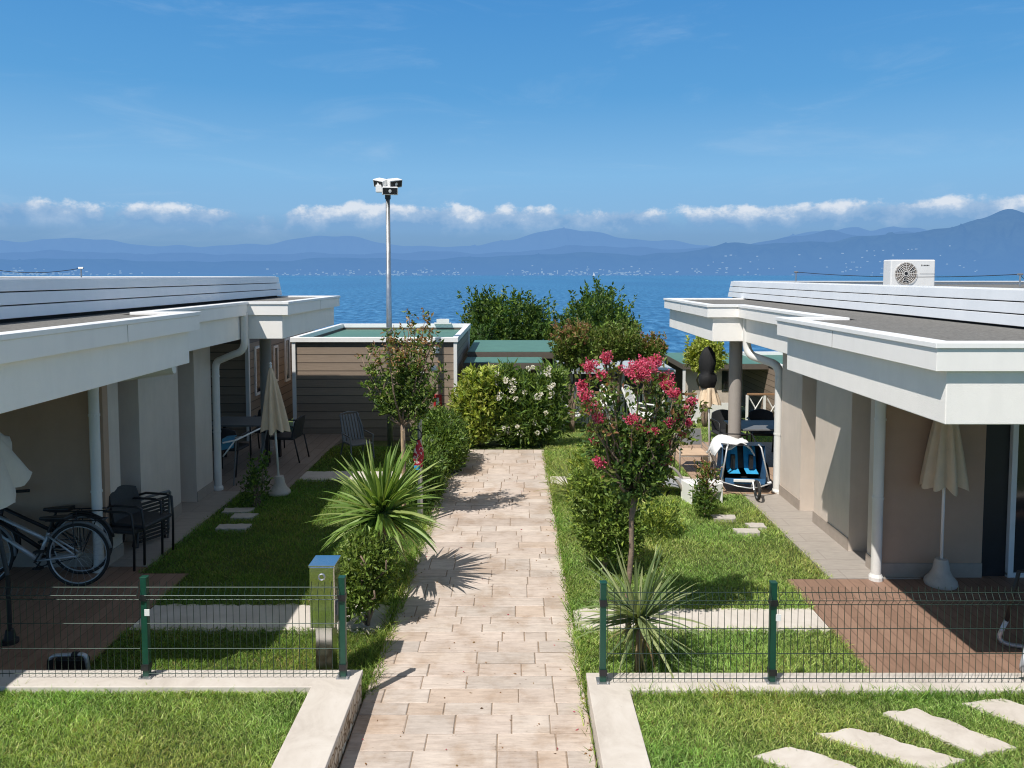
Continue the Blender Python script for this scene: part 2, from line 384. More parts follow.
def sstep(x, a, b):
    n = N(nt, 'ShaderNodeMapRange', interpolation_type='SMOOTHSTEP'); n.inputs[1].default_value = a; n.inputs[2].default_value = b
    L(nt, x, n.inputs[0]); return n.outputs[0]
# tint of the clear sky by elevation (linear); top stops, out of view, whitened as fill for shade
grad = ramp(nt, zz, [(0.0, (1.5, 3.15, 5.5)), (.05, (1.75, 3.5, 6.0)), (.078, (2.3, 4.6, 7.4)), (.125, (2.2, 4.85, 7.9)), (.222, (1.05, 3.6, 7.1)), (.34, (.66, 2.85, 6.5)), (.55, (2.6, 3.0, 3.6)), (1.0, (2.3, 2.3, 2.4))])
for e in nt.nodes: pass
skyc = mix(nt, .93, sky.outputs[0], grad)
az = mth('ARCTAN2', sep.outputs[0], sep.outputs[1])
cv = N(nt, 'ShaderNodeCombineXYZ'); L(nt, mth('MULTIPLY', az, 1.0), cv.inputs[0]); L(nt, mth('MULTIPLY', zz, 1.35), cv.inputs[1]); cv.inputs[2].default_value = .37
n1 = N(nt, 'ShaderNodeTexNoise', Scale=22.0, Detail=10.0, Roughness=.6); L(nt, cv.outputs[0], n1.inputs['Vector'])
n0 = N(nt, 'ShaderNodeTexNoise', Scale=8.0, Detail=2.0); L(nt, cv.outputs[0], n0.inputs['Vector'])
env = ramp(nt, sstep(az, -.75, .75), [(0, (.55,) * 3), (.04, (.8,) * 3), (.08, (.5,) * 3), (.16, (.75,) * 3), (.22, (.72,) * 3), (.27, (1.0,) * 3), (.33, (1.25,) * 3), (.42, (1.2,) * 3), (.455, (.85,) * 3), (.49, (1.18,) * 3), (.55, (1.1,) * 3), (.59, (.6,) * 3), (.645, (.95,) * 3), (.72, (.75,) * 3), (.8, (.85,) * 3), (.88, (1.0,) * 3), (1, (1.0,) * 3)])
d = mth('ADD', mth('MULTIPLY', n1.outputs[0], 1.0), mth('MULTIPLY', n0.outputs[0], .45))
d = mth('ADD', d, mth('MULTIPLY', env, .42))
d = mth('SUBTRACT', d, mth('MULTIPLY', sstep(zz, .068, .110), .62))
cm = mth('MULTIPLY', sstep(d, .84, 1.03), sstep(zz, .045, .066))
shade = ramp(nt, mth('ADD', n1.outputs[0], mth('MULTIPLY', sstep(zz, .055, .095), .38)), [(.5, (2.0, 3.8, 6.4)), (.70, (3.6, 5.1, 7.2)), (.86, (7.9, 8.3, 8.9))])
# thin high haze streaks
st = N(nt, 'ShaderNodeCombineXYZ'); L(nt, az, st.inputs[0]); L(nt, mth('MULTIPLY', zz, 5.0), st.inputs[1])
n3 = N(nt, 'ShaderNodeTexNoise', Scale=4.0, Detail=8.0, Roughness=.62, Distortion=.8); L(nt, st.outputs[0], n3.inputs['Vector'])
sm = mth('MULTIPLY', sstep(n3.outputs[0], .5, .8), .22)
c1 = mix(nt, sm, skyc, (5.0, 6.6, 8.4))
L(nt, mix(nt, mth('MULTIPLY', cm, .85), c1, shade), bg.inputs['Color'])
S.view_settings.view_transform = 'Standard'; S.view_settings.look = 'None'; S.view_settings.exposure = 0
S.cycles.filter_width = 1.1; S.cycles.max_bounces = 6; S.cycles.use_denoising = True

# ------------------------------------------------------------------ terrain, water, hills
def gz(y):
    if y < 14.9: return 0.
    if y < 22: return -.9 * (y - 14.9) / 7.1
    return -.9 - 1.9 * min(1, (y - 22) / 26)
xs = [-400, -60, -30, -15, -8, -4, 0, 4, 8, 15, 30, 60, 400]; ys = [-60, -10, 0, 3, 8, 14.8, 16, 18, 20, 22, 26, 32, 40, 48, 60, 75]
mb = MB(); nx = len(xs)
for y in ys:
    for x in xs: mb.v.append((x, y, gz(y) - .02 if y < 60 else -4))
for j in range(len(ys) - 1):
    for i in range(nx - 1): mb.f.append((j * nx + i, j * nx + i + 1, (j + 1) * nx + i + 1, (j + 1) * nx + i))
struct(mb.build('ground', 'lawn'))
m, nt2, bs = new_mat('lake_water')
v = coords(nt2, (1, .35, 1)); a1 = N(nt2, 'ShaderNodeTexNoise', Scale=.75, Detail=9.0, Roughness=.72); L(nt2, v, a1.inputs['Vector'])
a2 = N(nt2, 'ShaderNodeTexNoise', Scale=.012, Detail=5.0); L(nt2, coords(nt2, (1, .25, 1)), a2.inputs['Vector'])
wc = ramp(nt2, a1.outputs[0], [(.34, (.008, .06, .165)), (.5, (.026, .145, .325)), (.66, (.11, .31, .54))])
wl = ramp(nt2, a2.outputs[0], [(.35, (.86, .88, .92)), (.65, (1.12, 1.1, 1.06))])
L(nt2, mix(nt2, 1., wc, wl, 'MULTIPLY'), bs.inputs['Base Color']); bs.inputs['Roughness'].default_value = .38; bs.inputs['Specular IOR Level'].default_value = .22
bump(nt2, bs, a1.outputs[0], .5, .5)
struct(MB().sheet([(-30000, 50), (30000, 50), (30000, 16000), (-30000, 16000)], -2.6).build('water', m))

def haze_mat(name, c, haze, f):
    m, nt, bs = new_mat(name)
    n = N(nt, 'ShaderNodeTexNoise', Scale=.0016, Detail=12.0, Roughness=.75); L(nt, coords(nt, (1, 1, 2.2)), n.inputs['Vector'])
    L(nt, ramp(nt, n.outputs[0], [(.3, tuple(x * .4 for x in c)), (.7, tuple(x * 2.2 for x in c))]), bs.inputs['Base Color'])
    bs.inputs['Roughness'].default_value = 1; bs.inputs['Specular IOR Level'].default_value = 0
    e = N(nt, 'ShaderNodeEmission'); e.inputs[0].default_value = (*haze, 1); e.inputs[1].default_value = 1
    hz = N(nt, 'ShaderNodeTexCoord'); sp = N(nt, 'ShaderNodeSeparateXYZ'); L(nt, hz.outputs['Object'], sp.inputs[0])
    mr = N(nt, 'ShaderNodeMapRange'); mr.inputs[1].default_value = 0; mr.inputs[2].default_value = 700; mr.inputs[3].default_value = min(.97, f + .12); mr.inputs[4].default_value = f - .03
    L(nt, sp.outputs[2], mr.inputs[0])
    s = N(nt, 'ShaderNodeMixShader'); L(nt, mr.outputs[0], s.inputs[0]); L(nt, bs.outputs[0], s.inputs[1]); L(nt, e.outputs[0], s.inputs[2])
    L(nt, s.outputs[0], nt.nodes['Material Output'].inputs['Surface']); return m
HILLS = {}
def hill(name, pts, D, depth, m, rough=.03, n=520):
    px = np.array([p[0] for p in pts], float); py = np.array([p[1] for p in pts], float)
    x = np.linspace(px[0], px[-1], n); y = np.interp(x, px, py); h = (275 - y) / 769 * D
    q = np.zeros(n)
    for f, a in ((9, .6), (23, .6), (51, .5), (97, .4), (171, .25)): q += a * np.sin(np.linspace(0, f * 2 * PI / 3, n) + RG.uniform(0, 6))
    h = np.maximum(2, h * (1 + rough * q)); X = (x - 515) / 769 * D; rows = 16; V = []
    for j in range(rows + 1):
        f = j / rows; ii = np.arange(n); env_ = 4 * f * (1 - f)
        wob = 1 + env_ * (.16 * np.sin(ii * .31 + j * .5) + .13 * np.sin(ii * .83 - j * .35 + 1) + .1 * np.sin(ii * 1.9 + j * .25) + .08 * RG.normal(size=n))
        V.append(np.stack([X * (1 - f * depth / D), np.full(n, D - depth * f), h * (1 - f) ** 1.25 * wob - 3], 1))
    V = np.concatenate(V); F = np.array([(j * n + i, j * n + i + 1, (j + 1) * n + i + 1, (j + 1) * n + i) for j in range(rows) for i in range(n - 1)])
    o = np_mesh(name, V, F, None, m, smooth=True); struct(o); HILLS[name] = (X, h, D, depth); return o
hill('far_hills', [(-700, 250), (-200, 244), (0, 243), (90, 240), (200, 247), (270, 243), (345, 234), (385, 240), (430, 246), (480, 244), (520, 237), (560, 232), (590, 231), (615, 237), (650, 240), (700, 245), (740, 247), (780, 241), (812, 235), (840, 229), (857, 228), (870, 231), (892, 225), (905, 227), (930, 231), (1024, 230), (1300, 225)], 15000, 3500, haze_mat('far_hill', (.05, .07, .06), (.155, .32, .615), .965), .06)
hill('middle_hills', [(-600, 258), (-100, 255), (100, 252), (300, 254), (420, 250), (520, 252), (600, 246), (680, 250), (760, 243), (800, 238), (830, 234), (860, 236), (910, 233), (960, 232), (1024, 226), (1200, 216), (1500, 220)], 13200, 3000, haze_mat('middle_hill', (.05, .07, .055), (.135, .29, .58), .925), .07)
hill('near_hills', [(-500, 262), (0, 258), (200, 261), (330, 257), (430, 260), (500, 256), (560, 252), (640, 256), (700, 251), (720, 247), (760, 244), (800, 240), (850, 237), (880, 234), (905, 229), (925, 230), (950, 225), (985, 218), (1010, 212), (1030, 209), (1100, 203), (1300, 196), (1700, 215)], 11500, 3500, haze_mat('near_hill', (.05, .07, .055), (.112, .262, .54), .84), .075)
# lakeside town: pale houses scattered over the foot of the hills
mb = MB()
Xh, hh, Dh, dph = HILLS['near_hills']
TOWNS = [(random.uniform(-8500, 9500), random.choice([90, 200, 420, 900])) for _ in range(26)] + [(350, 260), (4300, 700), (5200, 500), (3300, 400), (6200, 700)]
for i in range(520):
    cx_ = TOWNS[i % len(TOWNS)]; x = random.gauss(cx_[0], cx_[1])
    f = min(.999, max(.45, 1 - abs(random.gauss(0, .17 if x < 2500 else .3)))); hz = float(np.interp(x, Xh, hh)) * (1 - f) ** 1.25 * 1.12
    Y = Dh - dph * f; X = x * (1 - f * dph / Dh); w = random.uniform(4, 15); t = random.uniform(3, 7)
    if abs(x - 560) < 160 and random.random() < .35: t = random.uniform(14, 45); f = .99
    mb.box(X - w, X + w, Y - 12, Y - 2, hz - 6, hz + t)
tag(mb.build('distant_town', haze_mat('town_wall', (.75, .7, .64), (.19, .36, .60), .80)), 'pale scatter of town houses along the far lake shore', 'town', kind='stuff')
b = thing('sail_boat', 'tiny white boat far out on the blue lake', 'boat', (430, 4200, -2.6))
MB().add([(-9, -3, 0), (-7, -3, 3), (9, 0, 3.4), (7, 0, 0), (-9, 3, 0), (-7, 3, 3)], [(0, 1, 2, 3), (4, 3, 2, 5), (0, 4, 5, 1), (1, 5, 2), (0, 3, 4)]).build('hull', 'white_pl', None).parent = b
MB().add([(-5, 0, 4), (5, 0, 4), (0, 0, 22), (-5, .4, 4), (5, .4, 4), (0, .4, 22)], [(0, 1, 2), (3, 5, 4), (0, 3, 4, 1), (1, 4, 5, 2), (0, 2, 5, 3)]).build('sail', 'white_pl', None).parent = b

# ------------------------------------------------------------------ garden ground
PXL, PXR, PY1 = -1.18, .55, 14.35
struct(MB().box(PXL, PXR, 2.2, PY1, -.03, .002).build('path_bed', 'joint'))
V = []; F = []; C = []; y = 2.2
while y < PY1 - .05:
    d = random.choice([.16, .18, .2, .2, .24, .34]); y1 = min(y + d, PY1); x = PXL
    x -= random.uniform(0, .3)
    while x < PXR:
        w = random.choice([.2, .28, .36, .42, .5, .58, .7]); x1 = x + w
        if PXR - x1 < .16: x1 = PXR + .0
        a, bq = max(x, PXL), min(x1, PXR); g = random.choice([.003, .0045, .006]); gy = random.choice([.0005, .001, .003]); zt = .008 + random.uniform(-.0015, .0015)
        if bq - a > .03:
            o = len(V); e = .004; J = lambda: random.gauss(0, .0028)
            V += [(a + g, y + gy, zt - e), (bq - g, y + gy, zt - e), (bq - g, y1 - gy, zt - e), (a + g, y1 - gy, zt - e), (a + g + e + abs(J()), y + gy + e / 2 + abs(J()), zt), (bq - g - e - abs(J()), y + gy + e / 2 + abs(J()), zt + J() / 3), (bq - g - e - abs(J()), y1 - gy - e / 2 - abs(J()), zt), (a + g + e + abs(J()), y1 - gy - e / 2 - abs(J()), zt + J() / 3)]
            q = [(4, 5, 6, 7), (0, 1, 5, 4), (1, 2, 6, 5), (2, 3, 7, 6), (3, 0, 4, 7)]; F += [tuple(i + o for i in t) for t in q]
            c = random.choice([(.53, .455, .395), (.545, .47, .41), (.52, .44, .38), (.555, .485, .425), (.54, .46, .395), (.49, .43, .38), (.53, .45, .39), (.54, .46, .40), (.51, .415, .34)])
            k = random.uniform(.88, 1.07) if random.random() < .6 else random.uniform(.97, 1.03); C += [tuple(u * k for u in c)] * 5
        x = x1
    y = y1
struct(np_mesh('path', np.array(V), np.array(F), np.array(C), 'paving'))
# decks, border strips, terraces
struct(MB().box(2.94, 9, 5.84, 8.14, -.03, .012).box(4.41, 9, 8.141, 8.26, -.03, .012).build('wood_tile_terrace', 'deck_red'))
struct(MB().box(-9, -3.6, 5.82, 8.3, -.03, .012).box(-9, -4.15, 8.301, 8.502, -.03, .012).build('left_tile_terrace', 'deck_red'))
struct(MB().box(3.42, 4.4, 8.145, 11.36, -.03, .02).build('wall_border_strip', 'strip'))
struct(MB().box(-5.1, -4.15, 8.505, 11.5, -.03, .02).build('left_border_strip', 'strip'))
struct(MB().box(-9.5, -3.5, 11.505, 15.75, -.13, .012).build('far_left_terrace', 'deck_grey'))
struct(MB().box(2.86, 9, 11.365, 14.9, -.03, .03).build('far_right_terrace', 'deck_tan'))
def rough_band(name, x0, x1, y0, y1, z):
    n = int((x1 - x0) / .06) + 2; xs_ = np.linspace(x0, x1, n); lo = []; hi = []
    for x in xs_:
        lo.append((x, y0 + random.gauss(0, .018))); hi.append((x, y1 + random.gauss(0, .018)))
    return struct(MB().prism(lo + hi[::-1], -.02, z).build(name, 'slab'))
rough_band('stone_cross_path', -3.59, -1.2, 6.95, 7.5, .014); rough_band('stone_cross_path', .57, 2.93, 6.95, 7.4, .014)
rough_band('stone_cross_path', -3.49, -1.2, 12.2, 12.72, .014); rough_band('stone_cross_path', .57, 2.85, 11.9, 12.4, .014)

# low walls -------------------------------------------------------------
def low_wall(label, s, xi, xo, zt, y0, y1, far, rub):
    t = thing('low_wall', label, 'wall', (s * (xi + .15), 5.7, 0))
    lp = lambda xi, xo, y0, y1: [(s * xi, 2.0), (s * xi, y1), (s * far, y1), (s * far, y0), (s * xo, y0), (s * xo, 2.0)]
    MB().prism(lp(xi, xo, y0, y1), zt - .04, zt).build('coping', 'coping', t, bevel=.006)
    MB().prism(lp(xi + .008, xo - .02, y0 + .015, y1 - .03), -.05, zt - .041).build('stone_face', rub, t)
    MB().box(min(s * (xo + .002), s * far), max(s * (xo + .002), s * far), y0 - .004, y0 + .012, .0, zt - .004).build('front_face', 'coping', t)
low_wall('low stone wall with pale coping and rubble side left of the path', -1, 1.18, 1.52, .24, 5.55, 5.80, 9, 'rubble')
low_wall('low pale coped wall right of the path', 1, .555, .86, .20, 5.58, 5.83, 9, 'coping')
struct(MB().sheet([(-9, 1.8), (-1.53, 1.8), (-1.53, 5.54), (-9, 5.54)], .19).build('lawn', 'lawn'))
struct(MB().sheet([(.87, 1.8), (9, 1.8), (9, 5.57), (.87, 5.57)], .16).build('lawn', 'lawn'))

# stepping stones -------------------------------------------------------
STONES = []
def stone(poly, z, label, group, h=.03, m='slab'):
    c = (sum(p[0] for p in poly) / len(poly), sum(p[1] for p in poly) / len(poly)); P = []
    if z > .1: poly = [(c[0] + (p[0] - c[0]) * 1.07, c[1] + (p[1] - c[1]) * 1.1 - .05) for p in poly]; c = (c[0], c[1] - .05)
    n = len(poly)
    for i in range(n):
        a, b2 = Vector(poly[i]), Vector(poly[(i + 1) % n]); k = max(2, int((b2 - a).length / .05))
        for j in range(k):
            p = a.lerp(b2, j / k); P.append((p.x + random.gauss(0, .007), p.y + random.gauss(0, .007)))
    o = MB().prism(P, z - .03, z + h).build('stepping_stone', m); tag(o, label, 'stepping stone', group); STONES.append((poly, c))
    return o
g = 'pale stepping stones on the front lawn'
stone([(2.64, 5.34), (2.9, 5.40), (3.29, 4.98), (3.03, 4.90)], .15, 'pale stepping stone second from the right on the front lawn', g)
stone([(2.08, 5.09), (2.34, 5.17), (2.87, 4.84), (2.62, 4.75)], .15, 'pale stepping stone third from the right on the front lawn', g)
stone([(3.29, 5.47), (3.6, 5.52), (4.05, 5.15), (3.75, 5.02)], .15, 'rightmost pale stepping stone, cut by the right edge of the photo', g)
stone([(1.58, 4.86), (1.84, 4.95), (2.38, 4.62), (2.12, 4.5)], .15, 'leftmost pale stepping stone, cut by the bottom edge of the photo', g)
g = 'grey stones set in the shaded left lawn'
for (x, y_, w), lb in zip([(-3.87, 10.55, .36), (-3.7, 10.3, .28), (-3.68, 9.85, .38)], ['farthest grey stone slab set in the shaded left lawn', 'middle small grey stone slab set in the shaded left lawn', 'nearest grey stone slab set in the shaded left lawn']):
    stone([(x - w / 2, y_ - .1), (x + w / 2, y_ - .09), (x + w / 2 + .03, y_ + .1), (x - w / 2 - .02, y_ + .09)], 0, lb, g, .03, 'concrete')
g = 'grey stones set in the right lawn'
for (x, y_, w), lb in zip([(2.83, 10.25, .28), (3.16, 9.9, .2), (2.98, 9.68, .27)], ['farthest grey stone slab in the right lawn behind the small reddish plant', 'grey stone slab in the right lawn closest to the wall strip', 'nearest grey stone slab in the right lawn']):
    stone([(x - w / 2, y_ - .08), (x + w / 2, y_ - .09), (x + w / 2 + .03, y_ + .08), (x - w / 2 - .02, y_ + .09)], 0, lb, g, .03, 'concrete')

# grass -----------------------------------------------------------------
def grass(name, label, rects, dens, z, h, w, excl=(), cols=None):
    Ps = []
    for (x0, x1, y0, y1), dn in zip(rects, dens):
        n = int((x1 - x0) * (y1 - y0) * dn); Ps.append(np.stack([RG.uniform(x0, x1, n), RG.uniform(y0, y1, n)], 1))
    P = np.concatenate(Ps); keep = np.ones(len(P), bool)
    for poly in excl:
        c = np.mean(poly, axis=0); q = [(c + (np.array(p) - c) * .97) for p in poly]; ins = np.ones(len(P), bool); sg = None
        area = sum(q[i][0] * q[(i + 1) % len(q)][1] - q[(i + 1) % len(q)][0] * q[i][1] for i in range(len(q)))
        for i in range(len(q)):
            a, b2 = q[i], q[(i + 1) % len(q)]; cr = (b2[0] - a[0]) * (P[:, 1] - a[1]) - (b2[1] - a[1]) * (P[:, 0] - a[0])
            ins &= (cr * np.sign(area) > 0)
        keep &= ~ins
    P = P[keep]; n = len(P)
    zb = np.where(P[:, 1] < 14.9, z, z - .9 * (P[:, 1] - 14.9) / 7.1)
    pat = np.sin(P[:, 0] * 3.1 + 1.3 * np.sin(P[:, 1] * 2.3)) * np.sin(P[:, 1] * 3.7 + P[:, 0] * 1.7) + .6 * np.sin(P[:, 0] * 9.3 + P[:, 1] * 5) * np.sin(P[:, 1] * 11 - P[:, 0] * 4)
    an = RG.uniform(0, 2 * PI, n); hh_ = h * RG.uniform(.45, 1.25, n) * (1 + .18 * pat); ww = w * RG.uniform(.7, 1.3, n) * (1 + np.maximum(0, P[:, 1] - 8) * .06)
    le = RG.normal(0, .8, (n, 2)) * hh_[:, None]
    sd = np.stack([np.cos(an), np.sin(an)], 1) * ww[:, None] / 2
    b0 = np.column_stack([P - sd, zb]); b1 = np.column_stack([P + sd, zb]); md = P + le * .4
    m0 = np.column_stack([md - sd * .8, zb + hh_ * .6]); m1 = np.column_stack([md + sd * .8, zb + hh_ * .6]); tp = np.column_stack([P + le, zb + hh_])
    V = np.stack([b0, b1, m1, m0, tp], 1).reshape(-1, 3); i = np.arange(n) * 5
    F = np.concatenate([np.stack([i, i + 1, i + 2], 1), np.stack([i, i + 2, i + 3], 1), np.stack([i + 3, i + 2, i + 4], 1)])
    C = palette(n, cols or [(.34, .44, .14), (.42, .49, .17), (.28, .39, .11), (.54, .57, .26), (.10, .17, .045), (.22, .31, .08)], .2) * (1 + .13 * pat)[:, None]
    dry = RG.uniform(size=n) < .05 + .16 * np.clip(pat - .25, 0, 1); C[dry] = palette(int(dry.sum()), [(.34, .29, .13), (.28, .25, .1)])
    wg = np.clip(.5 + .45 * np.sin(P[:, 0] * 1.9 + 2.1 * np.sin(P[:, 1] * 1.3)) * np.cos(P[:, 1] * 2.2 - P[:, 0]), 0, 1)[:, None]; C = np.clip(C * 1.42 * (wg * np.array([1.08, 1.0, .95]) + (1 - wg) * np.array([.74, .95, .8])), .01, 1); CC = np.stack([C * .75, C * .9, C], 1)
    Cf = np.concatenate([np.repeat(C[:, None] * .8, 3, 1), np.repeat(C[:, None] * .85, 3, 1), np.repeat(C[:, None], 3, 1)])
    o = np_mesh(name, V, F, Cf, 'grass'); return tag(o, label, 'grass', kind='stuff')
ex = [p for p, c in STONES]
grass('lawn_grass', 'short front lawn at the bottom left corner of the photo', [(-4.3, -1.53, 3.9, 5.55), (-7.0, -4.3, 4.2, 5.55)], [13000, 7000], .19, .032, .0055)
grass('lawn_grass', 'short front lawn around the pale stepping stones', [(.86, 4.6, 4.0, 5.57), (4.6, 7.0, 4.2, 5.57)], [13000, 7000], .16, .035, .0055, ex)
bandp = lambda x0, x1, y0, y1: [(x0, y0), (x1, y0), (x1, y1), (x0, y1)]
exl = ex + [bandp(-3.7, -1.2, 6.97, 7.48), bandp(-3.6, -1.2, 12.22, 12.7)]
exr = ex + [bandp(.5, 3, 6.97, 7.38), bandp(.5, 2.9, 11.92, 12.38)]
LG = [(.14, .23, .05), (.17, .26, .055), (.11, .2, .04), (.22, .28, .07)]  # left lawn greens, darkened so the colour deepens the shade there
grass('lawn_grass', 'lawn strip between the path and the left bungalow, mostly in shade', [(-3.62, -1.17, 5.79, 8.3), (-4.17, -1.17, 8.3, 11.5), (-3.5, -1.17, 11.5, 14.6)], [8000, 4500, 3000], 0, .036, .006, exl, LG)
grass('lawn_grass', 'sunny lawn between the path and the right bungalow', [(.54, 2.96, 5.82, 8.15), (.54, 3.45, 8.15, 11.36), (.54, 2.88, 11.36, 15), (.6, 7, 15, 21)], [8500, 5000, 3200, 1200], 0, .036, .006, exr)

FR = [(.25, .34, .08), (.18, .28, .06), (.32, .37, .11), (.1, .17, .04)]
grass('lawn_grass', 'longer grass fringe hanging over the left edge of the path', [(-1.27, -1.10, 5.85, 9.5), (-1.25, -1.06, 9.5, 14.2), (-1.24, -1.15, 7.6, 10.5)], [2600, 1300, 1500], .0, .085, .007, (), FR)
grass('lawn_grass', 'longer grass fringe hanging over the right edge of the path', [(.50, .62, 4.6, 5.6), (.5, .63, 5.6, 9.5), (.5, .64, 9.5, 14.2)], [500, 2200, 1200], .0, .075, .007, (), FR)
grass('lawn_grass', 'ragged grass tufts along the foot of the fence walls', [(-4.3, -1.55, 5.44, 5.545), (.88, 4.6, 5.46, 5.575)], [3500, 4000], .17, .07, .006, (), FR)
n_ = 260; P_ = np.column_stack([RG.uniform(PXL + .03, PXR - .03, n_), 4.2 + 9.8 * RG.uniform(0, 1, n_) ** 1.3, np.full(n_, .013)]); side_ = RG.uniform(size=n_) < .55
P_[side_, 0] = np.where(RG.uniform(size=int(side_.sum())) < .5, PXL + np.abs(RG.normal(0, .1, int(side_.sum()))), PXR - np.abs(RG.normal(0, .1, int(side_.sum()))))
an_ = RG.uniform(0, 2 * PI, n_); V_, F_ = leaf_arrays(P_, np.stack([np.cos(an_), np.sin(an_), np.full(n_, .05)], 1), .028 * RG.uniform(.4, 1.3, n_), .014, .2); V_[:, 2] = np.maximum(V_[:, 2], .0115)
tag(np_mesh('fallen_leaves', V_, F_, palette(n_, [(.28, .15, .07), (.2, .11, .05), (.34, .22, .1), (.45, .1, .14)]), 'leaf'), 'dry fallen leaves and petals scattered over the path', 'fallen leaves', kind='stuff')
# fences ------------------------------------------------------------------
def fence(label, posts, ends, zt, y):
    t = thing('wire_fence', label, 'fence', (posts[0], y, zt))
    for px in posts:
        p = MB().box(px - .024, px + .024, y - .024, y + .024, zt + .006, zt + .77).box(px - .027, px + .027, y - .027, y + .027, zt + .77, zt + .78).build('post', 'post_green', t, bevel=.004)
        MB().box(px - .048, px + .048, y - .05, y + .05, zt + .001, zt + .007).tube([(px - .036, y - .038, zt + .005), (px - .036, y - .038, zt + .02)], .009, 6).tube([(px + .036, y - .038, zt + .005), (px + .036, y - .038, zt + .02)], .009, 6).build('base_plate', 'steel', p)
        for cz in (.06, .60): MB().box(px - .027, px + .027, y - .034, y + .026, zt + cz, zt + cz + .045).build('clamp', 'black', p)
    for px in posts[1:2]:
        MB().box(px + .012, px + .05, y - .04, y - .034, zt + .49, zt + .54).build('tag', 'white_pl', t, label='small white tag clipped to the fence post')
    hs = [.04, .235, .43, .615, .66, .71]; prot = {.66: -.035}
    for a, b2 in ends:
        mb = MB(); n = int(round((b2 - a) / .05))
        for i in range(n + 1):
            x = a + (b2 - a) * i / n
            mb.tube([(x, y - .03, zt + .012), (x, y - .03, zt + .615), (x, y - .065, zt + .66), (x, y - .03, zt + .71), (x, y - .03, zt + .752)], .0024, 4, caps=False)
        for h_ in hs:
            yy = y - .03 + prot.get(h_, 0) - .004
            mb.tube([(a, yy, zt + h_), (b2, yy, zt + h_)], .003, 5)
        mb.build('mesh_panel', 'wire', t)
fence('green wire mesh fence on the low wall left of the path', [-1.31, -2.81], [(-6.2, -2.84), (-2.78, -1.335)], .24, 5.7)
fence('green wire mesh fence on the low wall right of the path', [.67, 1.96, 3.93], [(.70, 1.93), (1.99, 3.90), (3.96, 6.2)], .20, 5.7)

